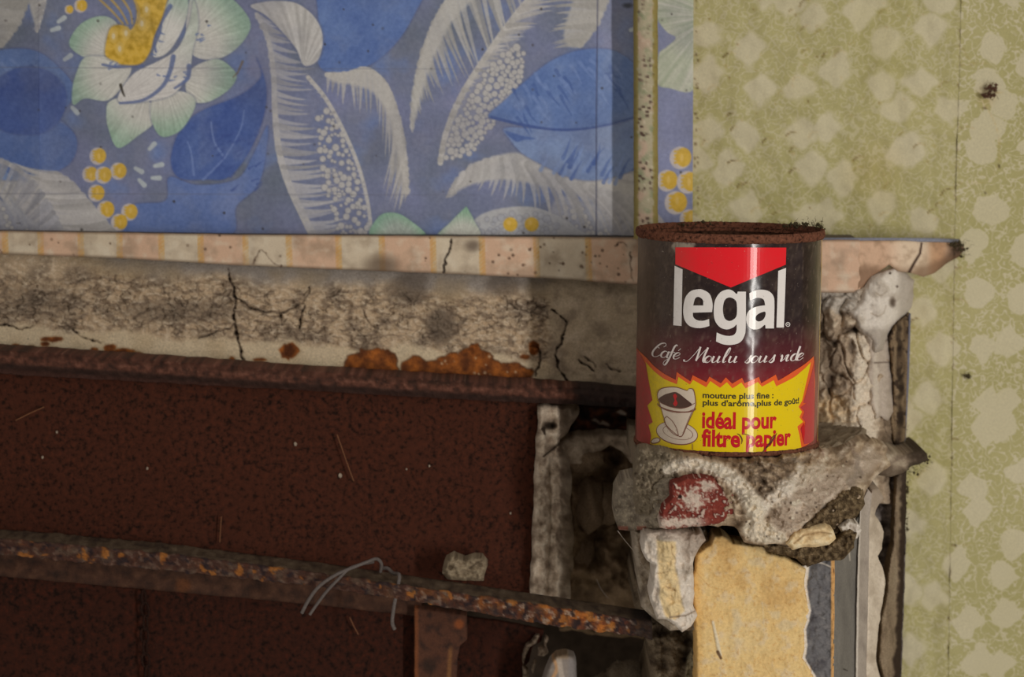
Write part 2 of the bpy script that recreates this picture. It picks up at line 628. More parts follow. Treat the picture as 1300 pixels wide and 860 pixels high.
def green_right(cv):
    cv.h += .5 * fbm(cv.X, cv.Y, 120, 2, 5)
    seam(cv)
    cv.stroke(spline([(1222, 60), (1235, 80), (1260, 78)]), .6, .4, (110, 96, 70), .7)
    cv.stroke(spline([(1262, 117), (1285, 119), (1330, 116)]), .7, .4, (110, 96, 70), .7)
    cv.stroke(spline([(1252, 135), (1266, 165), (1268, 205), (1255, 230), (1232, 232)]), .7, .4, (120, 106, 80), .6)
    for p in ((1250, 137), (1268, 211), (1251, 245), (1213, 693), (1185, 532)):
        cv.dot(p[0], p[1], 2, (60, 46, 34), .9)
    cv.dot(1252, 122, 11, (140, 120, 92), .35, 14, 10)


ys_ = np.linspace(-70, 930, 12)
left_poly = [(872, -70)] + [(float(seam_x(y)), y) for y in ys_] + [(872, 930)]
right_poly = [(float(seam_x(y)) + .35, y) for y in ys_] + [(1460, 930), (1460, -70)]
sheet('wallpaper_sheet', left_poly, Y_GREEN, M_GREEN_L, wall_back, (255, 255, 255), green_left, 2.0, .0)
sheet('wallpaper_sheet', right_poly, Y_GREEN - .0003, M_GREEN_R, wall_back, (255, 255, 255), green_right, 2.5, .0)

# chimney breast with the blue flowered paper
a0 = P(-420, 300, Y_BLUE + .012); a1 = P(878, 300, Y_BLUE + .012)
wall_left = structure(box('wall_left', (a0[0], Y_BLUE + .010, a0[2] - .002), (a1[0], .30, 1.9), M_BODY))

WHITE, TEETH, LEAF, LEAFL, YEL = (168, 164, 158), (156, 154, 158), (56, 84, 156), (84, 110, 172), (200, 154, 30)


def feather(cv, spine, L, ang, n, col=TEETH, w=3.4, sw=(2, 2), curve=0.25, seed=0, a=.9):
    """a white feathered edge: tapered barbs leaving a curved spine"""
    r = random.Random(seed)
    s = spline(spine, 10)
    d = np.r_[0, np.cumsum(np.hypot(*np.diff(s, axis=0).T))]; d /= d[-1]
    cv.stroke(s, sw[0], sw[1], WHITE, .95)
    tt = np.linspace(0, 1, len(L))
    for i in range(n):
        t = (i + r.uniform(.2, .8)) / n
        x = np.interp(t, d, s[:, 0]); y = np.interp(t, d, s[:, 1])
        l = np.interp(t, tt, L) * r.uniform(.75, 1.12); g = math.radians(np.interp(t, np.linspace(0, 1, len(ang)), ang) + r.uniform(-5, 5))
        dx, dy = math.cos(g), math.sin(g)
        pts = [(x + dx * l * k - dy * l * curve * k * k, y + dy * l * k + dx * l * curve * k * k) for k in np.linspace(0, 1, 6)]
        sh = r.uniform(.86, 1.06)
        cv.stroke(pts, w * r.uniform(.7, 1.1), .25, tuple(c * sh for c in col), a * r.uniform(.75, 1))


def beads(cv, pts, n, seed, r0=2, r1=4.6, col=WHITE):
    r = random.Random(seed); p = np.array(pts, float)
    x0, y0 = p.min(0); x1, y1 = p.max(0); k = 0; done = []
    while k < n * 30 and len(done) < n:
        k += 1
        x, y = r.uniform(x0, x1), r.uniform(y0, y1); q = r.uniform(r0, r1)
        if poly_sd(np.array([[x]]), np.array([[y]]), p)[0, 0] > 0 or any(math.hypot(x - a, y - b) < .8 * (q + c) for a, b, c in done):
            continue
        done.append((x, y, q))
        cv.dot(x, y, q + 1, (104, 104, 118), .5)
        cv.dot(x, y, q, col, .85)


def petal(cv, pts, tip, seed, white=(176, 174, 166), green=(112, 156, 128)):
    s = spline(pts, 6, True); c = s.mean(0)

    def tex(X, Y):
        d = np.hypot(X - tip[0], Y - tip[1]); R = np.max(np.hypot(s[:, 0] - tip[0], s[:, 1] - tip[1]))
        t = smooth(.45, 1.0, d / R)[..., None]
        an = np.arctan2(Y - tip[1], X - tip[0])
        st = (perlin(an * 22, d * .02, seed) * 14)[..., None]
        return np.array(white) * (1 - .8 * t) + np.array(green) * .8 * t + st
    cv.poly(s, (74, 84, 112), .45, 3, 1.5)
    cv.poly(s, None, 1, 1.4, 0, 0, tex)


def berry(cv, x, y, r, seed):
    q = random.Random(seed)
    cv.dot(x - r * .12, y + r * .05, r * 1.06, (176, 164, 160), .95, r * 1.15)
    cv.dot(x + r * .22, y - r * .02, r * .80, YEL, 1, r * .98)
    for k in range(4):
        yy = y + r * (-.6 + k * .38)
        cv.stroke([(x - r * .65, yy), (x + r * q.uniform(-.1, .2), yy - r * .12)], r * .13, .3, YEL, .9)
    cv.dot(x + r * .05, y + r * q.uniform(-.2, .3), r * .18, (220, 180, 90), .6, r * .4)


def leaf_lobe(cv, pts, col, light, seed, dirn=None):
    s = spline(pts, 7, True)

    def tex(X, Y):
        u = fbm(X + Y * .8, Y * .25 - X * .2, 9, 3, seed)[..., None]; w = fbm(X, Y, 45, 2, seed + 4)[..., None]
        t = np.clip(.35 + .5 * w + .25 * u, 0, 1)
        return np.array(col) * (1 - t) + np.array(light) * t
    cv.poly(s, (48, 62, 120), .5, 3.5, 1.2)
    cv.poly(s, None, 1, 1.4, 0, 0, tex)


def motif(cv, ox, oy):
    """one repeat of the flowered print, drawn at (ox,oy)"""
    class O:
        pass

    def o(pts):
        return [(x + ox, y + oy) for x, y in pts]
    # round blue leaves
    leaf_lobe(cv, o([(-14, 150), (8, 148), (60, 150), (90, 165), (98, 185), (88, 208), (60, 221), (30, 218), (0, 205), (-16, 185)]), (62, 90, 156), (76, 102, 166), 3)
    leaf_lobe(cv, o([(-16, 120), (0, 98), (30, 85), (60, 90), (80, 108), (84, 130), (74, 155), (50, 170), (10, 168), (-14, 150)]), (48, 72, 146), (62, 88, 158), 5)
    # blob at the top
    leaf_lobe(cv, o([(400, -60), (404, 20), (404, 80), (425, 92), (455, 88), (480, 76), (505, 52), (525, 20), (540, -20), (520, -70), (450, -90)]), (64, 92, 158), (82, 110, 170), 6)
    # big blue leaf beside the flower
    leaf_lobe(cv, o([(168, 262), (210, 255), (215, 225), (250, 235), (300, 228), (320, 200), (340, 160), (330, 230), (300, 262), (288, 300), (165, 300)]), (70, 96, 160), (86, 108, 168), 8)
    leaf_lobe(cv, o([(326, 74), (332, 95), (318, 112), (296, 125), (262, 138), (240, 152), (224, 175), (217, 205), (228, 226), (262, 228), (290, 225), (315, 195), (334, 150), (338, 110)]), (46, 72, 146), (66, 92, 158), 9)
    for p in ([(258, 228), (285, 200), (305, 165), (310, 140)], [(285, 200), (272, 180), (268, 155)], [(246, 222), (243, 195), (238, 180)]):
        cv.stroke(spline(o(p), 5), 1.6, .8, (92, 116, 178), .7)
    r = random.Random(4)
    for k in range(26):
        x, y = r.uniform(272, 330) + ox, r.uniform(165, 245) + oy
        cv.stroke([(x, y), (x + r.uniform(4, 11), y - r.uniform(2, 8))], 1.5, .4, (44, 66, 140), .6)
    # flower
    petal(cv, o([(88, 57), (98, 35), (116, 23), (136, 21), (150, 33), (146, 55), (132, 72), (108, 73)]), (150 + ox, 70 + oy), 1)
    petal(cv, o([(108, 73), (133, 72), (165, 78), (162, 100), (138, 127), (108, 125), (93, 133), (92, 112), (98, 90)]), (165 + ox, 85 + oy), 2)
    petal(cv, o([(245, -10), (286, -6), (310, 14), (318, 35), (302, 60), (276, 75), (248, 72), (236, 50)]), (225 + ox, 60 + oy), 3)
    petal(cv, o([(236, 100), (248, 84), (276, 75), (296, 88), (300, 100), (288, 116), (262, 130), (240, 126)]), (215 + ox, 95 + oy), 4)
    petal(cv, o([(140, 128), (172, 122), (196, 135), (196, 155), (176, 172), (150, 188), (138, 165), (135, 145)]), (190 + ox, 105 + oy), 5)
    petal(cv, o([(192, 150), (196, 122), (230, 116), (248, 128), (241, 150), (226, 168), (204, 173)]), (205 + ox, 90 + oy), 6)
    petal(cv, o([(150, 128), (168, 95), (200, 78), (225, 62), (240, 30), (246, 0), (252, 30), (245, 62), (240, 92), (222, 118), (190, 128)]), (150 + ox, 128 + oy), 7, (182, 178, 174), (150, 166, 150))
    petal(cv, o([(205, 40), (208, 12), (222, -10), (238, -8), (236, 25), (222, 55), (208, 70), (194, 70)]), (200 + ox, 70 + oy), 8, (184, 182, 176), (128, 160, 140))
    for p in ([(152, 131), (182, 127), (206, 110), (216, 90), (220, 72)], [(198, 66), (196, 50), (206, 25), (216, 8)], [(222, 112), (238, 100), (240, 84)], [(130, 82), (148, 85), (165, 83), (180, 84)]):
        cv.stroke(spline(o(p), 6), 1.5, 3.2, (76, 92, 142), .85)
    r = random.Random(9)
    for k in range(22):
        cx, cy, rr = r.choice([(206, 100, 9), (204, 55, 8), (232, 98, 8), (252, 48, 8), (140, 82, 6), (258, 42, 7)])
        x, y = cx + r.gauss(0, rr * .6) + ox, cy + r.gauss(0, rr) + oy
        cv.stroke([(x, y), (x + r.uniform(3, 8), y - r.uniform(-2, 4))], 1.3, .4, (76, 96, 152), .8)
    ye = spline(o([(172, -20), (212, -20), (208, 15), (196, 45), (190, 66), (178, 81), (156, 82), (148, 78), (134, 70), (136, 48), (142, 34), (156, 32), (166, 38), (174, 20)]), 6, True)

    def ytex(X, Y):
        k = fbm(X, Y, 9, 3, 12)[..., None]
        return np.array(YEL) + k * np.array([34, 30, 26])
    cv.poly(ye, (110, 92, 60), .5, 3, 1.5); cv.poly(ye, None, 1, 1.4, 0, 0, ytex)
    for x, y in ((144, 46), (160, 42), (152, 62), (180, 30), (186, 12)):
        cv.dot(x + ox, y + oy, 5.5, (205, 164, 58), .8, 9); cv.dot(x + ox, y + oy, 2.2, (206, 190, 150), .8, 4)
    for k in range(4):
        cv.stroke(spline(o([(112 + k * 17, -14), (140 + k * 12, 12), (156 + k * 6, 30)]), 5), 1.7, 1.3, (176, 140, 62), .85)
    for x, y, q in ((88, 12, 5), (103, 7, 7.5)):
        berry(cv, x + ox, y + oy, q, 3)
    for i, (x, y, q) in enumerate(((125, 198, 9.5), (151, 217, 9.5), (115, 221, 9), (132, 222, 9.5), (123, 245, 9.5), (135, 266, 10), (165, 269, 9.5), (152, 282, 9.5))):
        berry(cv, x + ox, y + oy, q, i)
    for x, y, a in ((78, 25, -.6), (70, 37, -.3), (86, 73, -.6), (95, 140, .8), (176, 216, .5), (193, 186, -.8), (201, 210, -.2), (180, 232, .8), (198, 226, 0)):
        c, s_ = math.cos(a) * 4.5, math.sin(a) * 4.5
        cv.stroke([(x - c + ox, y - s_ + oy), (x + c + ox, y + s_ + oy)], 2.4, 3.2, (158, 168, 172), .9)
    # curled white leaf with barbs and beads
    body = spline(o([(322, 14), (338, 40), (346, 80), (347, 130), (351, 180), (362, 220), (376, 252), (392, 284), (400, 300), (470, 300), (468, 262), (456, 215), (438, 170), (414, 128), (390, 98), (360, 62), (340, 28)]), 5, True)
    cv.poly(body, (96, 104, 140), .7, 3)
    feather(cv, o([(326, 18), (340, 48), (347, 90), (349, 140), (354, 190), (366, 232), (386, 276), (398, 300)]), [22, 44, 50, 46, 52, 60, 58, 50], [28, 24, 18, 18, 14, 8, 4, 0], 38, TEETH, 4.6, (2.5, 5), -.18, 11)
    beads(cv, o([(402, 138), (415, 135), (440, 180), (455, 225), (466, 270), (470, 300), (430, 300), (418, 262), (408, 220), (404, 180)]), 105, 21, 1.6, 4.4)
    feather(cv, o([(391, 98), (414, 126), (438, 170), (456, 214), (467, 258), (472, 300)]), [5, 5, 5], [160, 165, 170], 30, TEETH, 2, (2.6, 2.2), 0, 12)
    curl = spline(o([(318, 8), (332, 3), (352, 1), (376, 4), (396, 18), (408, 38), (409, 60), (402, 78), (386, 83), (376, 62), (358, 40), (338, 20)]), 6, True)

    def ctex(X, Y):
        an = np.arctan2(Y - oy - 90, X - ox - 385); d = np.hypot(Y - oy - 90, X - ox - 385)
        return np.array((164, 161, 158)) + (perlin(an * 14, d * .012, 33) * 20)[..., None]
    cv.poly(curl, (80, 88, 120), .6, 4, 2); cv.poly(curl, None, 1, 1.4, 0, 0, ctex)
    # second white feather
    feather(cv, o([(415, 95), (440, 94), (466, 88), (490, 108), (506, 150), (514, 195), (517, 245)]), [22, 48, 74, 96, 92, 62, 6], [92, 84, 86, 94, 100, 102, 95], 34, (158, 154, 150), 4.0, (3, 2), .04, 13)
    cv.poly(spline(o([(416, 93), (440, 92), (466, 86), (490, 106), (506, 150), (514, 195), (517, 243), (506, 200), (494, 150), (474, 118), (448, 108), (424, 104)]), 5, True), (164, 160, 155), .9, 4)
    # third and fourth feathers
    feather(cv, o([(523, 162), (526, 120), (536, 70), (556, 20), (580, -8), (650, -40)]), [8, 34, 60, 92, 110, 80], [88, 80, 74, 72, 76, 80], 38, (158, 155, 150), 4.2, (2, 3), -.05, 14)
    cv.poly(spline(o([(523, 160), (526, 118), (536, 68), (556, 18), (582, -12), (640, -40), (600, 0), (572, 30), (552, 70), (538, 110)]), 5, True), (164, 161, 156), .85, 5)
    cv.poly(spline(o([(559, 205), (566, 170), (584, 125), (610, 82), (642, 36), (690, -20), (680, 20), (650, 62), (622, 108), (596, 160)]), 5, True), (128, 130, 146), .7, 5)
    feather(cv, o([(559, 207), (566, 170), (584, 125), (610, 82), (642, 36), (676, -6), (720, -50)]), [4, 6, 8, 24, 46, 58, 40], [20, 10, 0, -8, -14, -20, -20], 52, (160, 156, 152), 4.2, (3.4, 4), .1, 15)
    beads(cv, o([(562, 205), (575, 165), (592, 130), (612, 98), (634, 72), (652, 58), (668, 66), (662, 100), (640, 135), (622, 165), (600, 195)]), 140, 22, 2.2, 5.0)
    # short barbs at the top right
    cv.poly(spline(o([(776, -30), (764, 12), (750, 40), (738, 58), (722, 58), (716, 40), (728, 0), (738, -30)]), 5, True), (160, 156, 150), .85, 4)
    feather(cv, o([(776, -30), (764, 12), (750, 40), (736, 58)]), [70, 68, 56, 30], [196, 190, 184, 180], 17, (162, 158, 152), 5.5, (3, 3), -.15, 16)
    # white feather under the blue leaf
    cv.poly(spline(o([(573, 246), (584, 226), (602, 210), (628, 199), (656, 194), (690, 205), (724, 220), (764, 228), (806, 236), (850, 262), (806, 266), (750, 250), (690, 236), (640, 228), (600, 234)]), 5, True), (164, 160, 154), .9, 4)
    feather(cv, o([(573, 246), (588, 222), (615, 206), (650, 204), (690, 216), (730, 232), (770, 244), (810, 256)]), [10, 22, 44, 66, 78, 80, 80, 70], [120, 108, 88, 62, 48, 42, 38, 34], 46, (158, 155, 154), 5.6, (2, 5), .28, 17)
    # big pointed blue leaf
    leaf_lobe(cv, o([(640, 163), (648, 178), (662, 194), (686, 208), (720, 224), (752, 229), (788, 222), (806, 212), (830, 180), (806, 150), (764, 160), (720, 166), (676, 163)]), (90, 112, 162), (108, 132, 178), 31)
    leaf_lobe(cv, o([(620, 147), (640, 128), (668, 102), (702, 76), (740, 63), (778, 64), (806, 82), (830, 115), (806, 148), (764, 160), (720, 164), (676, 161), (640, 153)]), (68, 97, 160), (86, 114, 172), 32)
    r = random.Random(31)
    for k in range(36):
        t = r.random(); x = 650 + t * 140; y = 110 - 40 * math.sin(t * 2.2) + r.uniform(0, 46)
        cv.stroke([(x + ox, y + oy), (x + ox + r.uniform(4, 8), y + oy + r.uniform(6, 13)), (x + ox + r.uniform(9, 17), y + oy + r.uniform(14, 26))], 2.4, .4, r.choice([(50, 78, 146), (92, 118, 176)]), .65)
    for k in range(26):
        t = r.random(); x = 672 + t * 125; y = 178 + 22 * t + r.uniform(-4, 26)
        cv.stroke([(x + ox, y + oy + 14), (x + ox + r.uniform(5, 9), y + oy), (x + ox + r.uniform(8, 14), y + oy - r.uniform(6, 12))], 2.6, .4, r.choice([(52, 80, 150), (100, 126, 182)]), .7)
    cv.stroke(spline(o([(624, 149), (676, 161), (720, 165), (764, 160), (808, 148)]), 6), 2, 1.2, (48, 72, 140), .9)
    cv.poly(spline(o([(640, 166), (655, 180), (664, 178), (680, 176), (662, 172)]), 4, True), (56, 84, 152), .9, 2)
    # half rosette with yellow dots, green leaves at the bottom
    cv.poly(spline(o([(588, 300), (596, 286), (612, 272), (640, 264), (676, 263), (708, 274), (732, 290), (744, 306)]), 6, True), (160, 160, 160), .9, 2)
    beads(cv, o([(606, 282), (640, 270), (690, 272), (716, 292), (690, 300), (610, 300)]), 40, 41, 2, 5, (150, 152, 160))
    for x in (648, 675):
        cv.dot(x + ox, 285 + oy, 9, YEL, 1); cv.dot(x + ox - 2, 283 + oy, 3, (210, 168, 70), .7)
    petal(cv, o([(472, 302), (480, 276), (498, 270), (518, 278), (540, 302)]), (505 + ox, 310 + oy), 51, (150, 164, 150), (104, 160, 124))
    petal(cv, o([(556, 302), (572, 282), (592, 262), (592, 262), (602, 280), (608, 302)]), (588 + ox, 310 + oy), 52, (170, 172, 160), (92, 150, 112))
    # white leaf at the lower left
    cv.poly(spline(o([(52, 222), (70, 220), (90, 234), (114, 262), (146, 300), (60, 300), (30, 270), (20, 240)]), 5, True), (158, 154, 156), .9, 4)
    feather(cv, o([(70, 221), (92, 236), (116, 264), (146, 300)]), [60, 70, 76, 70], [186, 176, 170, 165], 26, (162, 158, 156), 5.5, (3, 3), .2, 18)
    feather(cv, o([(-20, 200), (10, 208), (40, 230), (66, 268), (80, 300)]), [30, 46, 54, 40], [96, 110, 130, 140], 22, (136, 136, 146), 4.4, (3, 2), .1, 19)
    cv.poly(spline(o([(-30, 252), (0, 254), (28, 270), (56, 300), (-30, 300)]), 5, True), (146, 146, 154), .8, 4)
    beads(cv, o([(-20, 262), (0, 262), (30, 282), (44, 298), (-20, 298)]), 22, 43, 1.6, 3.6)


def blue_paint(cv):
    X, Y = cv.X, cv.Y
    a = fbm(X, Y, 90, 3, 61)[..., None]
    cv.rgb[:] = np.array((95, 103, 134)) + a * np.array((10, 8, 20))
    sp = np.clip(fbm(X, Y, 55, 3, 64) - .15, 0, 1)
    cv.all((84, 108, 166), sp * 1.1)
    for ox, oy in ((-735, 0), (735, 0), (-735, -368), (0, -368), (735, -368), (0, 0)):
        motif(cv, ox, oy)
    # feathered tip at the top left and the green leaf and berries of the narrow strip
    cv.poly([(30, -60), (70, -60), (58, 0), (47, 41), (38, 10)], (160, 156, 150), .9, 3)
    feather(cv, [(62, -40), (56, 5), (47, 40)], [30, 22, 6], [170, 150, 130], 12, (140, 138, 142), 3, (3, 1.5), 0, 23)
    strip = X > 832
    keep = cv.rgb.copy()
    cv.rgb[strip] = (np.array((106, 112, 146)) + a * np.array((8, 8, 14)))[strip]
    def gt(X_, Y_):
        an = np.arctan2(Y_ - 20, X_ - 905); d = np.hypot(Y_ - 20, X_ - 905)
        return np.array((156, 160, 138)) + (perlin(an * 16, d * .02, 5) * 26)[..., None] * np.array((.9, .6, .9))
    cv.poly(spline([(838, -60), (832, 2), (832, 20), (846, 40), (858, 48), (846, 60), (836, 70), (834, 105), (850, 112), (882, 112), (890, 40), (890, -60)], 5, True), None, 1, 1.5, 0, 0, gt)
    for i, (x, y, q) in enumerate(((865, 200, 12.5), (848, 229, 12), (874, 231, 12.5), (859, 257, 13), (876, 278, 11))):
        berry(cv, x, y, q, 60 + i)
    cv.poly(spline([(832, 272), (838, 275), (845, 285), (850, 300), (832, 300)], 4, True), (158, 150, 150), .9, 2)
    # wear: fold lines, crease, dirt
    cv.all((150, 140, 140), .10 * np.clip(fbm(X, Y, 40, 4, 71) * 2, 0, 1))
    cv.all((76, 78, 100), .35 * np.clip(fbm(X, Y, 130, 4, 73), 0, 1))
    wv = .5 + .5 * np.sin(X * 1.9) * np.sin(Y * 1.9)
    cv.all((80, 84, 110), .08 * wv)
    for y in (87, 247):
        cv.stroke([(-150, y - 2), (330, y), (610, y + 1)], .7, .5, (84, 84, 100), .4)
    cv.stroke([(761, -240), (758, 60), (757, 150), (757, 300)], .8, .7, (54, 56, 84), .75, -.6)
    cv.all((240, 236, 236), .07 * smooth(757, 759, X) * smooth(806, 804, X))
    r = random.Random(77)
    for k in range(60):
        cv.dot(r.uniform(0, 880), r.uniform(0, 296), r.uniform(.7, 1.9), (52, 46, 44), r.uniform(.3, .9))
    cv.stroke([(153, 108), (156, 118), (158, 122)], 2, 1, (52, 46, 38), .9)
    cv.stroke([(308, 78), (302, 92), (296, 98)], 1.6, .8, (96, 80, 66), .8)
    cv.dot(797, 7, 6, (40, 40, 36), .6, 3, 3)
    g_ = cv.rgb.mean(-1, keepdims=True)
    cv.rgb[:] = g_ + (cv.rgb - g_) * .76
    cv.rgb += (6 * fbm(X, Y, 5, 3, 81))[..., None]
    cv.h += .35 * fbm(X, Y, 150, 2, 75)


def blue_main(cv):
    blue_paint(cv)
    cv.rgb *= np.where(cv.X < 50, .93, 1.0)[..., None]


sheet('wallpaper_sheet', [(38, -240), (806, -240), (806, 150), (806, 299.5), (560, 298), (300, 298), (140, 296), (53, 294), (40, 293.8), (39, 150)], Y_BLUE, M_PAPER, wall_left, (100, 107, 140), blue_main, 1.25, .009)
sheet('wallpaper_sheet', [(-150, -240), (46, -240), (49, 150), (52.5, 293.6), (0, 293), (-150, 292)], Y_BLUE - .0004, M_PAPER, wall_left, (100, 107, 140), blue_main, 1.5, .009)
sheet('wallpaper_strip', [(806, -240), (881, -240), (880, 100), (879, 330), (806, 330)], Y_BLUE, M_PAPER, wall_left, (100, 107, 140), blue_paint, 1.25, .009)

# papered half-round moulding standing off the wall
def make_pole():
    n, na = 345, 40
    top = V(819, -240, .043); bot = V(820, 303, .043)
    vs, cs, fs = [], [], []
    ang = np.linspace(0, 2 * np.pi, na, endpoint=False)
    R = 15.3 * (1.612 / F_PX)
    t = np.linspace(0, 1, n)
    T, A = np.meshgrid(t, ang, indexing='ij')
    c = np.array(top)[None, None] * (1 - T[..., None]) + np.array(bot)[None, None] * T[..., None]
    yy = -240 + T * 543
    Rr = R * (1 + .03 * fbm(yy, A * 6, 25, 3, 4))
    v = c + np.stack([np.sin(A) * Rr, -np.cos(A) * Rr, 0 * A], -1)
    xa = np.sin(A) * 15
    sp = fbm(xa * 2.2, yy, 9, 3, 9); gr = fbm(xa, yy + 300, 14, 3, 19)
    rgb = np.empty(T.shape + (3,)); rgb[:] = (140, 132, 110)
    def mx(col, a):
        a = np.clip(a, 0, 1)[..., None]
        rgb[:] = rgb * (1 - a) + np.array(col) * a
    mx((106, 112, 86), np.clip(gr * 1.6, 0, 1) * .8); mx((156, 132, 116), np.clip(fbm(xa, yy, 22, 2, 29) * 1.4, 0, .8))
    mx((166, 156, 136), np.clip(sp * 2 - .6, 0, 1) * .7)
    d1, d2, _ = cells(xa + 40, yy, 8, 5)
    mx((70, 54, 46), smooth(.33, .18, d1) * smooth(-.3, .2, fbm(xa, yy, 40, 2, 41)))
    side = smooth(8.5, 10, np.abs(xa + .7 + 1.2 * fbm(yy, yy * 0, 9, 2, 3))) + (np.cos(A) < 0)
    mx((116, 104, 56), side * .9)
    idx = np.arange(n * na).reshape(n, na)
    f = np.stack([idx[:-1], np.roll(idx, -1, 1)[:-1], np.roll(idx, -1, 1)[1:], idx[1:]], -1).reshape(-1, 4)
    return mesh_obj('trim_1', v.reshape(-1, 3), f, M_PAPER, None, alb(rgb.reshape(-1, 3)))


structure(make_pole())

# ------------------------------------------------------------------ mantel shelf edge
shelf = thing('mantel_shelf', 'long mantel shelf edge faced with peach striped paper under the blue flowers', 'mantel shelf', P(400, 330, Y_SHELF))


def shelf_top(x):
    return np.interp(x, [-80, 0, 300, 560, 805, 1040, 1300], [292.5, 293.5, 298, 300, 302, 305, 305])


def shelf_bot(x):
    return np.interp(x, [-80, 0, 150, 300, 420, 560, 700, 805, 900, 1040, 1095], [320, 323, 328, 337, 342, 347.5, 354, 362, 368, 372, 372])


STR = [7, 52, 103, 152, 205, 255, 312, 367, 430, 485, 550, 612, 681, 747, 815, 884, 955, 1027]


def strip_paint(cv):
    X, Y = cv.X, cv.Y
    cv.rgb[:] = (170, 146, 124)
    k = np.searchsorted(STR, X)
    cv.all((170, 158, 138), np.where(k % 2 == 1, .85, 0))
    cv.all((176, 136, 112), np.where(k % 2 == 0, .35, 0))
    cv.all((112, 96, 80), .45 * np.clip(fbm(X, Y, 30, 4, 3) * 1.3 + .1, 0, 1))
    cv.all((182, 172, 154), .5 * np.clip(fbm(X, Y, 18, 4, 6) * 1.5, 0, 1))
    rp = np.sin((Y + X * .9) * 1.15) > 0
    for s in STR:
        w = smooth(4.6, 3.2, np.abs(X - s - (Y - 320) * .03))
        cv.all((168, 126, 66), w * np.where(rp, .75, .45) * (.5 + .5 * smooth(-.5, .2, fbm(X, Y, 25, 2, 9))))
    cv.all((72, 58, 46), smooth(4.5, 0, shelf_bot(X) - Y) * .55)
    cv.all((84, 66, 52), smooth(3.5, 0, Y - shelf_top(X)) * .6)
    cv.crack([(572, 303), (570, 318), (566, 330), (563, 346)], 1, 1.9, (30, 22, 17), .95, -.8)
    r = random.Random(12)
    for i in range(60):
        x = r.uniform(-50, 805) if i < 25 else r.uniform(600, 805)
        cv.dot(x, r.uniform(float(shelf_top(x)), float(shelf_bot(x))), r.uniform(.8, 2.2), (70, 52, 40), r.uniform(.4, .9))
    for p in ([(780, 312), (790, 308), (797, 314)], [(800, 320), (801, 345), (803, 358)], [(322, 335), (330, 318), (344, 330), (355, 338)]):
        cv.crack(p, 1, .6, (60, 44, 34), .7, -.4)
    cv.all((60, 48, 40), .6 * smooth(16, 2, np.hypot(X - 600, (Y - 312) * 1.3)))
    cv.all((74, 60, 48), .7 * smooth(22, 4, np.hypot((X - 485) * .6, Y - 338)))
    cv.h += .5 * fbm(X, Y, 60, 3, 8)


xs_ = np.linspace(-80, 1092, 40)
strip_poly = [(x, float(shelf_top(x))) for x in xs_] + [(x, float(shelf_bot(x))) for x in xs_[::-1]]
sheet('edge_paper', strip_poly, Y_SHELF, M_PAPER, shelf, (165, 145, 122), strip_paint, 1.3, .0015, .4, 3)
# shelf board behind the paper
bd = P(-80, 297, Y_SHELF + .004); be_ = P(1100, 306, Y_SHELF + .004)
v_ = []
for x in xs_:
    t_ = P(x, float(shelf_top(x)) + .6, Y_SHELF + .0015); b_ = P(x, float(shelf_bot(x)) - 1, Y_SHELF + .0015)
    v_ += [t_, b_, (t_[0], .099, t_[2]), (b_[0], .099, b_[2])]
f_ = []
for i in range(len(xs_) - 1):
    a = i * 4; c = a + 4
    f_ += [(a, a + 1, c + 1, c), (a + 2, a, c, c + 2), (a + 1, a + 3, c + 3, c + 1)]
f_ += [(0, 2, 3, 1), (a + 4, a + 5, a + 7, a + 6)]
M_DUST = mat_plain('grey_dust', (78, 70, 62), .95)
mesh_obj('board', v_, f_, M_DUST, shelf, None, False)


def end_paint(cv):
    X, Y = cv.X, cv.Y
    cv.rgb[:] = (172, 142, 118)
    cv.all((182, 166, 146), .8 * smooth(1120, 1150, X) * smooth(1200, 1170, X))
    cv.all((150, 108, 76), .5 * smooth(16, 4, np.abs(X - 1190)))
    cv.all((60, 44, 34), .9 * smooth(1198, 1216, X + (Y - 315) * .5))
    cv.all((92, 68, 50), .6 * smooth(.55, .95, (Y - 308) / np.maximum(6, np.interp(X, [1090, 1160, 1225], [40, 45, 14]))))
    cv.all((110, 86, 66), .4 * np.clip(fbm(X, Y, 14, 3, 2) * 1.5, 0, 1))
    cv.stroke([(1170, 309), (1168, 322), (1160, 335), (1152, 350)], 1.2, 1.8, (44, 28, 20), .95, -1.5)
    cv.h += .5 * fbm(X, Y, 20, 3, 8)


def end_depth(X, Y):
    return Y_SHELF + .048 * smooth(1130, 1225, X)


sheet('broken_end', [(1088, 306), (1215, 307), (1226, 316), (1217, 326), (1200, 336), (1186, 347), (1172, 352), (1158, 347), (1140, 345), (1128, 336), (1112, 348), (1100, 360), (1090, 372), (1086, 372)],
      end_depth, M_PAPER, shelf, (170, 142, 118), end_paint, 1.3, .006, .7, 4, (5, 1.5))
# thin grey-blue paper lip along the top right
lip = [V(x, y, Y_SHELF + d) for x, y, d in ((1030, 304.5, .004), (1120, 304.5, .006), (1180, 304.8, .02), (1216, 306, .045))]
M_LIP = mat_plain('blue_grey_lip', (108, 110, 122), .8)
tube('paper_lip', lip, .0013, M_LIP, shelf, 6)

# ------------------------------------------------------------------ plaster band above the iron
def band_top(x):
    return shelf_bot(x) - 1.0


def band_bot(x):
    return np.interp(x, [-80, 0, 200, 380, 560, 735, 830], [441, 446, 459, 473, 484, 494, 503])


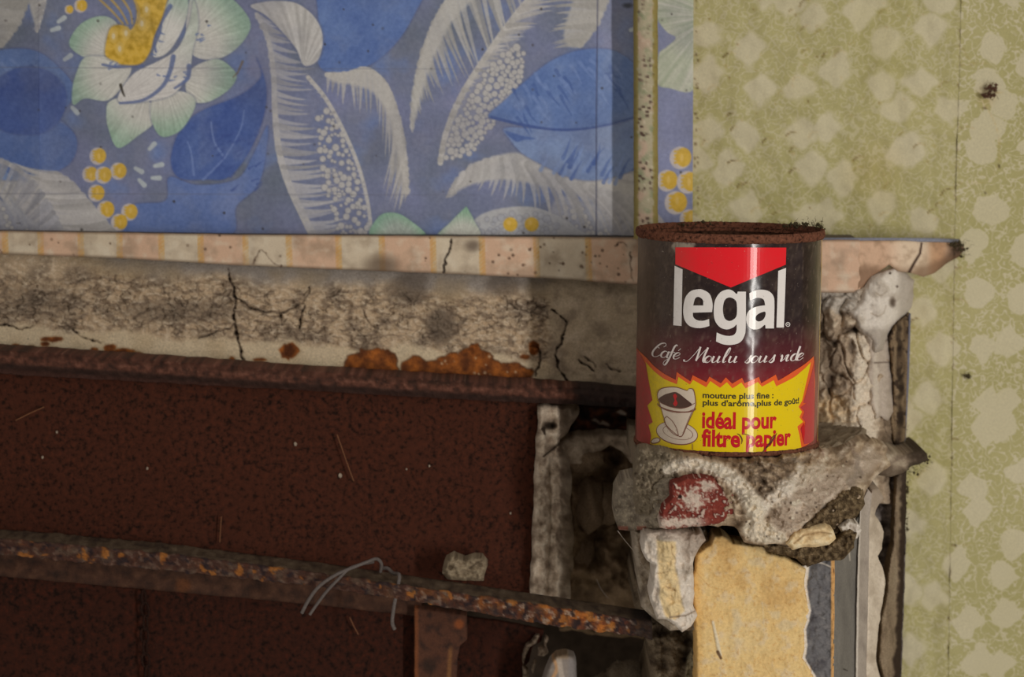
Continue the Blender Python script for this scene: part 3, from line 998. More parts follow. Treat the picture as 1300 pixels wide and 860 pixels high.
def band_paint(cv):
    X, Y = cv.X, cv.Y
    v = (Y - band_top(X)) / (band_bot(X) - band_top(X))
    wob = .07 * fbm(X, Y * .6, 60, 3, 2)
    right = smooth(690, 706, X + 4 * fbm(Y, Y * 0, 20, 2, 2))
    d1, dd, idd = cells(X + 6 * fbm(X, Y, 14, 2, 5), Y * 1.5 + 6 * fbm(X, Y, 14, 2, 6), 15, 4)
    rg = ridged(X, Y * 1.35, 18, 4, 7); f1 = fbm(X, Y, 34, 4, 8); f2 = fbm(X, Y * 1.7, 9, 3, 9)
    cv.rgb[:] = (158, 138, 114)
    cv.all((98, 86, 74), np.clip(f1 * 1.2 + .1, 0, 1) * .75)
    cv.all((186, 170, 148), np.clip(f2 * 1.1 + .1, 0, 1) * .75)
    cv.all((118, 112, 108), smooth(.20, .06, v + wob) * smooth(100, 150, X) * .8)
    cv.all((124, 106, 80), .45 * smooth(.16, .04, np.abs(v - .12 + wob)) * np.clip(fbm(X, Y, 60, 2, 14) * 2, 0, 1))
    mid = smooth(.12, .26, v + wob) * smooth(.80, .66, v + wob) * (1 - right)
    cr = smooth(.09, .02, dd) * smooth(-.3, .3, f1 + .2)
    cv.all((62, 50, 40), .5 * cr * mid)
    cv.all((84, 70, 58), .6 * mid * smooth(.58, .75, ridged(X + 30, Y * 2.2, 34, 3, 17)) * .8)
    wb = smooth(.70, .78, v + wob) * (1 - right)
    cv.all((176, 160, 134), wb * .92)
    cv.all((150, 128, 98), wb * .4 * np.clip(fbm(X, Y, 50, 3, 15), 0, 1))
    cv.all((152, 136, 114), right * .92); cv.all((116, 102, 86), right * np.clip(fbm(X, Y, 30, 4, 25) * 1.6, 0, 1) * .8)
    cv.all((172, 156, 136), right * np.clip(fbm(X, Y, 22, 3, 26) * 1.4, 0, 1) * .5)
    # soot blotches
    for x, y, rx, ry, a in ((520, 366, 28, 24, .6), (560, 414, 22, 26, .65), (640, 362, 26, 16, .55), (50, 385, 60, 26, .3), (230, 395, 90, 16, .35), (100, 350, 20, 14, .3)):
        cv.all((70, 60, 52), a * smooth(1.2, .5, np.hypot((X - x) / rx, (Y - y) / ry) + .3 * f1))
    # relief
    cv.h += mid * (2.2 * rg + 1.3 * f2 - 1.6 * cr) + .5 * f1 + wb * (1.6 + .3 * f1) + right * (1.2 + .9 * fbm(X, Y, 26, 3, 33)) - 1.5 * (1 - smooth(0, .1, v))
    dark = (40, 31, 25)
    for p, w0, w1 in (([(289, 341), (293, 356), (299, 375), (297, 395), (298, 412), (303, 435), (309, 462)], 1.4, 2.4), ([(298, 412), (280, 420), (252, 430)], 1.4, 1.2),
                      ([(298, 376), (315, 388), (332, 395), (360, 396), (388, 380), (394, 362)], 1.6, 1), ([(386, 388), (380, 418)], 1.6, 1.4), ([(358, 396), (356, 412)], 1, .8),
                      ([(0, 412), (14, 414), (26, 419), (42, 413)], 1.6, 1), ([(84, 412), (98, 424), (112, 431), (128, 436)], 1.3, 1), ([(460, 393), (468, 410), (480, 418)], 1, .8),
                      ([(700, 394), (712, 400), (719, 412), (714, 432), (706, 448), (710, 470), (722, 487)], 1.2, 2), ([(735, 458), (748, 466), (754, 470)], 1.5, 1), ([(744, 454), (756, 466)], 1.2, .8),
                      ([(768, 462), (778, 470), (788, 472)], 1.3, .8), ([(682, 440), (686, 456), (680, 478)], 2, 1.4), ([(640, 376), (655, 392), (680, 398), (700, 405)], 1, .7)):
        cv.crack(p, w0 * .8, w1 * .8, dark, .72, -2.0, int(p[0][0]))
    # rust
    def rtex(X_, Y_):
        k = np.clip(.5 + .8 * fbm(X_, Y_, 13, 4, 5), 0, 1)[..., None]
        return np.array((80, 44, 24)) * (1 - k) + np.array((140, 80, 34)) * k
    def by(x, d):
        return float(band_bot(x)) + d
    rp1 = rough_poly([(432, by(432, 6)), (440, 458), (452, 447), (470, 441), (486, 443), (502, 450), (507, by(507, 6))], 5, 3, 3, 14)
    rp2 = rough_poly([(508, by(508, 6)), (512, 458), (530, 454), (552, 458), (568, 450), (586, 446), (604, 440), (618, 446), (630, 456), (648, 462), (664, 464), (676, 470), (676, by(676, 6))], 5, 3, 4, 14)
    for rp in (rp1, rp2):
        cv.poly(rp, (60, 36, 22), .7, 2.5, 1.2); cv.poly(rp, None, 1, 2, 0, -.6, rtex)
    for i in range(18):
        r = random.Random(i + 200)
        cv.dot(r.uniform(560, 670), r.uniform(452, 484), r.uniform(.7, 2.2), (166, 140, 112), .7)
    for x, y, rx, ry in ((367, 446, 13, 10), (66, 431, 14, 3.5), (57, 437, 6, 3), (678, 442, 7, 9), (666, 453, 6, 3), (140, 443, 8, 6), (120, 444, 5, 2.5), (158, 446, 14, 3.5), (172, 450, 10, 3), (202, 453, 10, 2), (294, 457, 4, 4), (330, 457, 9, 2), (20, 439, 5, 2), (40, 441, 6, 2), (62, 443, 12, 2)):
        sl = rough_poly([(x + rx * math.cos(a), y + ry * math.sin(a)) for a in np.linspace(0, 6.28, 12)[:-1]], min(rx, ry) * .3, 3, int(x), 8)
        cv.poly(sl, (130, 100, 70), .5, 2.5, 1.2); cv.poly(sl, None, 1, 1.5, 0, -.5, rtex)
    sl = [(360, 438), (372, 438), (376, 446), (370, 455), (362, 452)]
    cv.poly(sl, (56, 28, 16), .7, 4)


xs_ = np.linspace(-80, 828, 44)
sheet('plaster_band', [(x, float(band_top(x))) for x in xs_] + [(x, float(band_bot(x)) + 2) for x in xs_[::-1]], Y_BAND, M_PLASTER, None, (130, 116, 100), band_paint, 1.3, .03, .8, 6)
tag(bpy.data.objects['plaster_band'], 'cracked plaster band with orange rust stains between mantel shelf and rusty lintel', 'plaster')

# ------------------------------------------------------------------ iron of the fireplace
def lint_paint(cv):
    X, Y = cv.X, cv.Y
    top = np.interp(X, [-80, 0, 380, 735, 830], [440, 445, 471, 492, 501]); v = (Y - top) / 30
    f = fbm(X, Y, 10, 4, 3)
    cv.rgb[:] = (76, 44, 32)
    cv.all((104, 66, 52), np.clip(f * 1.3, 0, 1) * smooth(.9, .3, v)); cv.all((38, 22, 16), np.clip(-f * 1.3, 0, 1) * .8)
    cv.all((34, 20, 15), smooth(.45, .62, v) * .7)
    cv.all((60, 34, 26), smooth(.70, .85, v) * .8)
    d1, dd, _ = cells(X, Y, 7, 3)
    cv.all((150, 122, 104), smooth(.16, .08, d1) * .3 * smooth(.55, .2, v) * (fbm(X, Y, 60, 2, 9) > -.1))
    cv.all((24, 15, 12), smooth(722, 740, X) * .75)  # cast shadow of the can painted into the colour of the right end
    cv.h += 1.5 * f + 5 * smooth(1, .45, v) - 7 * (1 - smooth(0, .3, v))


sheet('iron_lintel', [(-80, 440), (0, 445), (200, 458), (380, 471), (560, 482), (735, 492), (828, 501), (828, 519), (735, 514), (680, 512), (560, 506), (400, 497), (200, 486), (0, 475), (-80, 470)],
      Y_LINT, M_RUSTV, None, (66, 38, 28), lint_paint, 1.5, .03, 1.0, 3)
tag(bpy.data.objects['iron_lintel'], 'rusty iron lintel running under the plaster band', 'lintel')


def flat_dent(amp, sc_, seed):
    def f(cv):
        cv.h += amp * fbm(cv.X, cv.Y, sc_, 3, seed)
    return f


plate = thing('fireplace_plate', 'large dark rusty iron sheet closing the fireplace above the bar', 'iron plate', P(340, 600, Y_PLATE))
sheet('sheet', [(-80, 466), (0, 472), (400, 494), (560, 503), (684, 508), (681, 600), (675, 775), (560, 755), (400, 730), (200, 712), (0, 698), (-80, 690)], Y_PLATE, M_PLATE, plate, (60, 34, 26), flat_dent(1.2, 120, 4), 3, .004)
for x, y, q in ((375, 564, 2.2), (432, 604, 2.4), (72, 549, 1.5), (54, 581, 1.6), (187, 595, 1.6), (545, 592, 1.3), (648, 652, 1.4), (516, 596, 1.2)):
    blob('plaster_speck', P(x, y, Y_PLATE - .001), (q * .00045, .0006, q * .00045 * 1.3), M_PLASTER, plate, int(x), .3, 2, ((120, 106, 92), (150, 136, 120)), 1.5)
low = thing('lower_plate', 'pair of dark rusty iron sheets below the slanting bar, joined at a seam', 'iron plate', P(300, 800, Y_PLATE + .004))
sheet('sheet', [(-80, 725), (0, 730), (182, 748), (184, 930), (-80, 930)], Y_PLATE + .002, M_PLATE2, low, (50, 26, 18), flat_dent(1, 80, 6), 3, .004)
sheet('sheet', [(182, 746), (400, 766), (545, 782), (545, 930), (185, 930)], Y_PLATE + .004, M_PLATE2, low, (50, 26, 18), flat_dent(1, 80, 7), 3, .004)
sheet('sheet', [(570, 782), (640, 790), (690, 800), (688, 815), (676, 820), (672, 840), (664, 850), (668, 930), (570, 930)], Y_PLATE + .02, M_PLATE2, low, (50, 26, 18), flat_dent(1, 80, 8), 2, .004, 1.5, 5)


def fl_paint(cv):
    X, Y = cv.X, cv.Y
    f = fbm(X, Y, 16, 4, 3)
    cv.rgb[:] = (62, 38, 26)
    cv.all((84, 56, 40), np.clip(f, 0, 1)); cv.all((30, 18, 13), np.clip(-f * 1.2, 0, 1) * .7)
    cv.all((110, 62, 30), .6 * smooth(14, 5, np.hypot(X - 232, Y - 744)))
    cv.h += .8 * f


sheet('flange', [(-80, 690), (0, 698), (200, 716), (400, 736), (530, 752), (540, 784), (400, 768), (200, 750), (0, 732), (-80, 724)], Y_PLATE - .001, M_RUSTV, low, (60, 36, 26), fl_paint, 2, .02, .6, 5, (5, 2))

# chain hanging over the seam
chain = thing('hanging_chain', 'thin dark rusty chain hanging over the seam of the lower plates', 'chain', P(183, 752, .026))


def link_mesh():
    vs, fs = [], []
    n, k = 16, 6
    for i in range(n):
        a = 2 * math.pi * i / n
        c = Vector((math.cos(a) * .0022, 0, math.sin(a) * .0045)); t = Vector((math.cos(a), 0, math.sin(a)))
        for j in range(k):
            b = 2 * math.pi * j / k
            vs.append(c + t * math.cos(b) * .0007 + Vector((0, 1, 0)) * math.sin(b) * .0007)
    for i in range(n):
        for j in range(k):
            fs.append((i * k + j, i * k + (j + 1) % k, ((i + 1) % n) * k + (j + 1) % k, ((i + 1) % n) * k + j))
    return [tuple(v) for v in vs], fs


lv, lf = link_mesh()
M_CHAIN = mat_rust('chain_rust', (18, 11, 9), (34, 20, 15), (54, 32, 24), 500)
me = None
for i in range(11):
    if me is None:
        o = mesh_obj('chain_link', lv, lf, M_CHAIN, None); me = o.data; o.parent = chain
    else:
        o = bpy.data.objects.new('chain_link', me); link(o, chain)
    o.location = (random.uniform(-.0008, .0008) + i * .0002, 0, -.003 - i * .0074)
    o.rotation_euler = (0, random.uniform(-.12, .12), 0.25 if i % 2 else math.pi / 2 - .35)


# slanting bar
def make_bar():
    xs = np.linspace(-90, 828, 400)
    tf = np.interp(xs, [-90, 0, 200, 400, 600, 820, 830], [676, 684, 702, 727, 756, 789, 790])
    bt = np.interp(xs, [-90, 0, 200, 400, 520, 700, 812, 830], [697, 704, 723, 744, 763, 794, 808, 812])
    Yf = np.interp(xs, [-90, 0, 400, 820], [-.004, -.006, -.022, -.072])
    A = P(xs, tf, Yf); B = P(xs, bt, Yf)
    dep = np.minimum(.034, .026 - Yf)
    n = len(xs); ring = []
    for j in range(13):                 # top face, back to front
        t = j / 12
        q = A.copy(); q[:, 1] += dep * (1 - t); q[:, 2] += -.001 * (1 - t)
        q[:, 2] += .0012 * fbm(xs, np.full(n, j * 6.0), 18, 4, 3) * (1 if 0 < j else 0)
        ring.append(q)
    for j in range(1, 15):              # front face
        t = j / 14
        q = A * (1 - t) + B * t
        q[:, 1] += .0016 * fbm(xs, np.full(n, j * 3.0), 11, 4, 5) - .001
        q[:, 2] += .0010 * fbm(xs, np.full(n, 0.), 13, 3, 15) * t
        ring.append(q)
    q = B.copy(); q[:, 1] += dep * .9; ring.append(q)
    R_ = np.stack(ring, 1); m = R_.shape[1]
    Xg = np.repeat(xs[:, None], m, 1); J = np.repeat(np.arange(m)[None], n, 0).astype(float)
    rgb = np.empty((n, m, 3)); rgb[:] = (70, 48, 36)

    K = np.where(J < 12, J * 1.4, 17 + (J - 12) * 1.5)

    def mx(col, a):
        a = np.clip(a, 0, 1)[..., None]
        rgb[:] = rgb * (1 - a) + np.array(col, float) * a
    top = J <= 11.5
    f = fbm(Xg, K, 12, 4, 7); g = fbm(Xg, K, 30, 3, 8)
    mx((84, 70, 54), top * .9); mx((50, 38, 30), top * np.clip(f * 1.2, 0, 1)); mx((110, 96, 78), top * np.clip(-f * 1.3 - .1, 0, 1) * .7)
    fr = ~top
    lift = smooth(440, 720, Xg)
    mx((58, 34, 26), fr * .8)
    mx((158, 92, 36), fr * np.clip(g * 2.2 + .5 * lift - .25, 0, 1) * (.10 + .82 * lift) * smooth(-.5, .1, f + .4 * lift))
    mx((142, 124, 110), fr * smooth(.15, .45, fbm(Xg + 77, K, 9, 3, 9)) * (.35 + .5 * lift))
    mx((34, 22, 24), fr * smooth(.18, .4, fbm(Xg + 177, K, 12, 3, 19)) * .9)
    mx((88, 44, 26), fr * smooth(.1, .5, fbm(Xg + 377, K, 8, 3, 29)) * (.3 + .4 * lift)); mx((92, 78, 64), fr * np.clip(fbm(Xg + 500, K, 16, 3, 39) * 1.5, 0, 1) * .6 * (1 - .6 * lift)); mx((150, 92, 36), fr * smooth(.32, .5, fbm(Xg + 900, K, 20, 3, 49)) * .8)
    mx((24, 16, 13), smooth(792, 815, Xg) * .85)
    idx = np.arange(n * m).reshape(n, m)
    fa = np.stack([idx[:-1, :-1], idx[:-1, 1:], idx[1:, 1:], idx[1:, :-1]], -1).reshape(-1, 4)
    faces = [tuple(int(i) for i in x) for x in fa] + [(int(idx[i, 0]), int(idx[i + 1, 0]), int(idx[i + 1, -1]), int(idx[i, -1])) for i in range(n - 1)]
    faces += [tuple(int(i) for i in idx[0][::-1]), tuple(int(i) for i in idx[-1])]
    o = mesh_obj('iron_bar', R_.reshape(-1, 3), faces, M_RUSTV, None, alb(rgb.reshape(-1, 3)))
    return tag(o, 'long slanting rusty iron bar with flaking orange front edge', 'iron bar')


make_bar()


# strap under the bar
def strap_paint(cv):
    X, Y = cv.X, cv.Y
    f = fbm(X, Y, 12, 4, 3)
    cv.rgb[:] = (74, 44, 30)
    cv.all((44, 26, 19), np.clip(f * 1.2, 0, 1)); cv.all((118, 66, 34), smooth(5, 1, np.abs(X - 528)) * .8)
    cv.all((140, 74, 36), smooth(9, 3, np.hypot(X - 583, Y - 793)) * .8)
    cv.all((34, 22, 16), smooth(14, 5, np.hypot(X - 545, Y - 845)) * .6); cv.all((124, 84, 46), smooth(4, 1, np.abs(X - 571 + (Y - 840) * .06)) * smooth(815, 830, Y) * .7)
    cv.h += .6 * f


sheet('iron_strap', [(526, 772), (560, 777), (592, 781), (593, 812), (584, 820), (581, 835), (576, 930), (526, 930)], .020, M_RUSTV, None, (70, 42, 30), strap_paint, 1.5, .012, .6, 4, (3, .8))
tag(bpy.data.objects['iron_strap'], 'upright rusty iron strap below the bar with a stepped edge', 'iron strap')

# ------------------------------------------------------------------ inside of the fireplace
wi = structure(box('wall_inner', (-.55, .30, .70), (P(1100, 430, .32)[0], .34, 1.40), M_SOOT))
inner_ceiling = structure(box('ceiling', (-.50, .075, P(740, 512, .1)[2]), (P(930, 430, .2)[0], .30, P(740, 500, .1)[2]), M_SOOT))


def lumps(base, lo_, hi_, amp, sc_, seed, white=None):
    def f(cv):
        X, Y = cv.X, cv.Y
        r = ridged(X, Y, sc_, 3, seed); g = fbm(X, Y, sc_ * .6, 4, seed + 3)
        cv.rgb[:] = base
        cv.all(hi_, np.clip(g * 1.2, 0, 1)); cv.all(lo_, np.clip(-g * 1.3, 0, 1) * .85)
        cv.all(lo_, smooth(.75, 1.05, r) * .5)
        cv.h += amp * (.9 * g + .6 * (1 - r))
    return f


jamb = thing('inner_jamb', 'crumbling pale plaster jamb in the dark opening beside the rusty plate', 'jamb', P(705, 640, .05))


def jamb_paint(cv):
    X, Y = cv.X, cv.Y
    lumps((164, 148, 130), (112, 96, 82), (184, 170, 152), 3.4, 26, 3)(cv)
    cv.h += 4 * smooth(700, 690, X) + 6 * smooth(18, 0, np.abs(X - 716)) * smooth(560, 600, Y)
    cv.dot(697, 541, 8, (46, 36, 28), .9, 4, 4, -6); cv.stroke([(690, 545), (692, 552)], 3, 1, (46, 36, 28), .9, -4)
    cv.stroke([(712, 562), (700, 572), (690, 580)], 1.4, 1, (66, 54, 44), .8, -3)
    cv.crack([(697, 590), (699, 650), (696, 750)], 1, 1.4, (100, 86, 70), .5, -1.5)
    cv.h += 2.2 * fbm(X * 1.4, Y * .8, 20, 4, 31)


sheet('plaster', [(683, 516), (726, 515), (736, 519), (730, 534), (722, 548), (712, 558), (710, 572), (722, 588), (727, 605), (723, 635), (728, 670), (727, 720), (722, 772), (697, 772), (672, 760), (676, 680), (678, 600), (682, 550)],
      lambda X, Y: .021 + .03 * smooth(705, 735, X), M_PLASTER, jamb, (140, 124, 106), jamb_paint, 1.4, .10, 2, 5, (6, 5))
sheet('plaster_arch', [(706, 566), (716, 556), (735, 551), (765, 549), (812, 551), (815, 590), (800, 588), (790, 574), (774, 566), (760, 575), (748, 588), (736, 592), (720, 590)], .052, M_PLASTER, jamb, (128, 112, 95), lumps((146, 130, 112), (92, 78, 64), (168, 152, 134), 2.5, 30, 8), 1.5, .06, 2, 8, (6, 5))


def iron2(cv):
    X, Y = cv.X, cv.Y
    f = fbm(X, Y, 14, 4, 3)
    cv.rgb[:] = (42, 24, 17); cv.all((92, 50, 26), np.clip(f * 1.5 - .1, 0, 1)); cv.all((18, 11, 9), np.clip(-f * 1.5, 0, 1))
    for x, y, rx, ry in ((766, 538, 8, 4), (788, 524, 7, 4), (756, 534, 5, 3)):
        cv.poly(rough_poly([(x - rx, y), (x, y - ry), (x + rx, y + ry * .3), (x + rx, y + ry), (x, y + ry * .5)], 1.5, 3, x, 6), (170, 156, 140), .95, 2)
    cv.h += 2 * f - 4 * smooth(528, 534, Y) * smooth(544, 538, Y) * (X > 760)


sheet('inner_iron', [(728, 515), (828, 517), (828, 551), (770, 550), (735, 552), (716, 560), (724, 546), (734, 530)], .070, M_RUSTV, jamb, (44, 26, 18), iron2, 1.5, .05, 1.5, 3)
rub = thing('firebox_rubble', 'dark brown plaster rubble deep inside the opening left of the pier', 'rubble', P(770, 680, .16))
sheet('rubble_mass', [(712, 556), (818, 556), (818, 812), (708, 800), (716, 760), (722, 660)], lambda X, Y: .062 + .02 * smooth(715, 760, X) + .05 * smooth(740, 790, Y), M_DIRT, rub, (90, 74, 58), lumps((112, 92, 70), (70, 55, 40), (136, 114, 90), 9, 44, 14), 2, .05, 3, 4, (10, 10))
RS = [(741, 580, 24, 20), (748, 640, 20, 34), (770, 640, 22, 26), (735, 700, 18, 30), (800, 620, 16, 22)]
for i, (x, y, rx, ry) in enumerate(RS):
    k = 1.7 / F_PX
    blob('stone', P(x, y, .066 + .006 * i), (rx * k, .016, ry * k), M_DIRT, rub, i, .3, 3, ((104, 86, 68), (132, 112, 90)), 1.6)
fg = thing('fallen_rubble', 'grey dusty rubble heap at the foot of the dark opening', 'rubble', P(800, 860, .04))
for i, (x, y, r_) in enumerate(((795, 858, 20), (776, 874, 22), (815, 872, 20), (760, 895, 24), (800, 900, 26))):
    k = 1.6 / F_PX
    blob('stone', P(x, y, .03 + .008 * i), (r_ * 1.2 * k, r_ * k, r_ * k), M_DIRT, fg, i + 20, .35, 3, ((84, 72, 58), (118, 106, 90)), 1.8)
# ragged plaster flakes beside the right lower plate
fk = thing('plaster_flakes', 'ragged pale plaster flakes stuck beside the lower plate near the peg', 'plaster flakes', P(675, 840, .044))
for i, p in enumerate(([(681, 806), (685, 808), (681, 818), (672, 822), (668, 832), (664, 846), (662, 834), (667, 820), (674, 815)],
                       [(684, 822), (693, 822), (696, 830), (690, 834), (683, 832)], [(663, 846), (670, 850), (672, 868), (668, 890), (660, 890), (664, 866)],
                       [(692, 808), (696, 812), (693, 824), (690, 818)], [(678, 838), (682, 842), (677, 856), (674, 850)])):
    sheet('flake', p, .044, M_PLASTER, fk, (128, 112, 96), lumps((124, 108, 92), (80, 66, 54), (146, 130, 114), 1.2, 8, 3 + i), 1.0, .006, 1.2, i, (2, 2), 8)

# ------------------------------------------------------------------ small loose things
def peg_paint(cv):
    X, Y = cv.X, cv.Y
    cv.rgb[:] = (118, 109, 102)
    cv.all((170, 128, 88), smooth(4, 1, np.abs(X - 703 - 4 * np.sin(Y * .15))) * .8); cv.all((156, 144, 132), smooth(5, 2, np.abs(X - 710 - (Y - 840) * .15)) * .8)
    cv.all((108, 88, 66), smooth(840, 833, Y) * .8); cv.all((110, 106, 106), smooth(719, 724, X) * .6)
    u = np.clip((X - 711) / 22, -1, 1)
    cv.h += 7 * np.sqrt(1 - u * u * .95) + .5 * fbm(X, Y, 8, 3, 3)


sheet('wooden_peg', [(687, 872), (692, 856), (698, 841), (706, 833), (718, 831), (729, 834), (732, 842), (732, 960), (686, 960)], .0, M_PLAIN, None, (138, 128, 120), peg_paint, 1.2, .014, .4, 3, (4, 3))
tag(bpy.data.objects['wooden_peg'], 'pale painted wooden peg end poking up below the bar', 'peg')
kk = 1.58 / F_PX


def chunk_paint(cv):
    X, Y = cv.X, cv.Y
    lumps((122, 108, 88), (74, 62, 48), (146, 132, 110), 2.5, 16, 5)(cv)
    cv.stroke([(596, 722), (604, 716), (612, 712)], 1, .8, (70, 58, 46), .7, -1)
    cv.h += 3 * smooth(0, 10, X - 562) * smooth(0, 10, 618 - X)


sheet('plaster_chunk', [(562, 728), (566, 712), (576, 707), (590, 712), (602, 708), (612, 709), (618, 718), (614, 738), (590, 738), (568, 736)], -.004, M_PLASTER, None, (140, 126, 106), chunk_paint, 1.0, .016, 1.2, 8, (5, 3))
tag(bpy.data.objects['plaster_chunk'], 'small pale plaster chunk lying on the rusty bar', 'plaster chunk')


def wire(pts, ys, rad=.0011):
    s = spline([(p[0], p[1], y) for p, y in zip(pts, ys)], 7)
    return [V(a, b, c) for a, b, c in s]


w = thing('bent_wire', 'bent grey wire loop hooked over the rusty bar', 'wire', P(440, 735, -.03))
tube('strand', wire([(383, 779), (392, 762), (405, 745), (425, 731), (445, 722), (466, 714), (478, 710), (484, 716), (483, 727)], [-.030, -.031, -.032, -.032, -.031, -.028, -.024, -.022, -.02]), .0010, M_WIRE, w)
tube('strand', wire([(393, 781), (402, 768), (414, 752), (430, 735), (444, 722), (462, 716), (474, 714)], [-.030, -.030, -.031, -.032, -.031, -.026, -.020]), .0009, M_WIRE, w)
tube('strand', wire([(484, 722), (492, 722), (499, 728), (507, 731), (504, 750), (500, 772), (498, 790), (501, 799)], [-.018, -.020, -.024, -.031, -.033, -.033, -.032, -.030]), .0011, M_WIRE, w)
for nm, pts, y in (('dark rust coloured straw stuck high on the large plate near its edge', [(20, 534), (38, 525), (56, 517)], .026), ('long thin straw lying on the large plate above the wire', [(428, 552), (436, 575), (443, 595), (449, 611)], .024),
                   ('short straw on the lower plate beneath the bent wire', [(444, 784), (449, 795), (455, 806)], .028), ('short pale upright straw on the plate just above the bar', [(281, 656), (280, 672), (279, 689)], .026)):
    tag(tube('straw', wire(pts, [y] * len(pts)), .00038, M_STRAW, None, 6), nm, 'straw', 'straws caught on the iron')

# ------------------------------------------------------------------ pier
def tps(ctrl):
    c = np.array(ctrl, float); p = c[:, :2] / 100.0; n = len(c)

    def U(r2):
        return r2 * np.log(np.maximum(r2, 1e-9))
    K = U(((p[:, None] - p[None]) ** 2).sum(-1)); Pm = np.c_[np.ones(n), p]
    A = np.zeros((n + 3, n + 3)); A[:n, :n] = K + np.eye(n) * .02; A[:n, n:] = Pm; A[n:, :n] = Pm.T
    w = np.linalg.solve(A, np.r_[c[:, 2], 0, 0, 0])

    def f(X, Y):
        X = np.asarray(X, float) / 100; Y = np.asarray(Y, float) / 100
        s = w[n] + w[n + 1] * X + w[n + 2] * Y
        for i in range(n):
            s = s + w[i] * U((X - p[i, 0]) ** 2 + (Y - p[i, 1]) ** 2)
        return s
    return f


pier = thing('fireplace_pier', 'broken plaster and rubble pier carrying the coffee can, yellow render below', 'pier', P(960, 700, -.09))
upper = thing('rubble_jamb', 'rough crumbling plaster jamb behind the coffee can, white lump at its top', 'jamb', P(1095, 480, .04))
up_depth = tps([(840, 360, .06), (840, 600, .05), (1045, 360, .056), (1100, 350, .050), (1150, 352, .07), (1045, 450, .046), (1095, 450, .036), (1125, 450, .052), (1150, 450, .085),
                (1045, 540, .038), (1090, 540, .026), (1130, 540, .045), (1150, 560, .08), (1045, 600, .0), (1090, 600, .0), (1150, 620, .07)])


def upper_paint(cv):
    X, Y = cv.X, cv.Y
    # big torn chunks, then crumbs; crevices dark, crests pale
    wx = X + 9 * fbm(X, Y, 40, 2, 11); wy = Y + 9 * fbm(X, Y, 40, 2, 12)
    d1, dd, idd = cells(wx * 1.15, wy * .8, 34, 21)
    g = fbm(wx, wy * .7, 46, 3, 14); g2 = fbm(X + Y * .7, Y - X * .5, 15, 4, 15); g3 = fbm(X, Y, 6, 3, 16)
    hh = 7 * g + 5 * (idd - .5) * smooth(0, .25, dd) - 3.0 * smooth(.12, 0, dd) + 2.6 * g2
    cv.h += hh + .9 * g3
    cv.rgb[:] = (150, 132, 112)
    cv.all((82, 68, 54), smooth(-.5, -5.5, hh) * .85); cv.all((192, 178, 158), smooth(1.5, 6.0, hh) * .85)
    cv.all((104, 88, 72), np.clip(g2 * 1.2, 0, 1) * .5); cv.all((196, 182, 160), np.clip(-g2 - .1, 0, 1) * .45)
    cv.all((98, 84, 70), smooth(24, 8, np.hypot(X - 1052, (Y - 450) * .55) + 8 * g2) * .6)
    cv.all((160, 154, 146), .8 * smooth(402, 388, Y + 8 * g2) * smooth(1104, 1084, X))
    cv.all((190, 166, 130), .8 * smooth(34, 14, np.hypot((X - 1058) * .9, (Y - 545) * .55) + 8 * g2))
    cv.all((200, 188, 168), .8 * smooth(18, 8, np.abs((X - 1072) + (Y - 540) * -.35 + 10 * g2)) * smooth(515, 540, Y))
    cv.all((200, 188, 170), .85 * smooth(22, 8, np.abs(X - 1098 + 8 * g2)) * smooth(400, 430, Y))
    for x, y, rx, ry in ((1055, 485, 5, 10), (1052, 500, 3, 6), (1072, 398, 5, 3), (1083, 418, 12, 3), (1081, 440, 4, 8), (1060, 436, 4, 4), (1108, 590, 3, 6)):
        cv.poly(rough_poly([(x + rx * math.cos(a), y + ry * math.sin(a)) for a in np.linspace(0, 6.28, 10)[:-1]], 2, 3, int(x), 8), (58, 46, 37), .75, 6, 0, -4)


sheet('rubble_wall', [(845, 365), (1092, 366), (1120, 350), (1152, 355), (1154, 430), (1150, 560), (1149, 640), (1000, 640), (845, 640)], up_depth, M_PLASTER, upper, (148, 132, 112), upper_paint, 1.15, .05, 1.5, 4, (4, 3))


def white_paint(cv):
    X, Y = cv.X, cv.Y
    g = fbm(X, Y, 24, 4, 3); g2 = fbm(X, Y, 8, 3, 4)
    cv.rgb[:] = (178, 170, 160)
    cv.all((128, 116, 102), np.clip(g * 1.4 - .1, 0, 1) * .6); cv.all((120, 110, 100), smooth(410, 425, Y) * .6)
    cv.all((110, 100, 90), .35 * smooth(1136, 1146, X))
    cv.h += 2.2 * g + .7 * g2 + 6 * smooth(34, 4, np.abs(X - 1133 + (Y - 380) * .05)) - 4 * smooth(1138, 1158, X)
    cv.dot(1133, 384, 3.5, (66, 54, 44), .85, 5.5, 4, -3); cv.dot(1130, 347, 1.6, (56, 46, 38), .9); cv.dot(1139, 364, 1.6, (70, 58, 50), .9)
    cv.stroke([(1112, 372), (1118, 376), (1126, 370)], .8, .6, (130, 118, 104), .8, -.6)
    cv.stroke([(1106, 398), (1114, 402), (1122, 398), (1125, 388)], .8, .6, (140, 128, 114), .8, -.6)


sheet('plaster_lump', [(1076, 396), (1090, 384), (1098, 364), (1106, 352), (1120, 345), (1131, 342), (1137, 337), (1150, 347), (1161, 356), (1157, 390), (1152, 398), (1142, 405), (1134, 412), (1128, 424), (1120, 446), (1110, 450), (1104, 432), (1094, 426), (1084, 412)],
      lambda X, Y: up_depth(X, Y) - .006, M_PLAIN, upper, (178, 170, 160), white_paint, 1.1, .03, 2.4, 4, (9, 6))


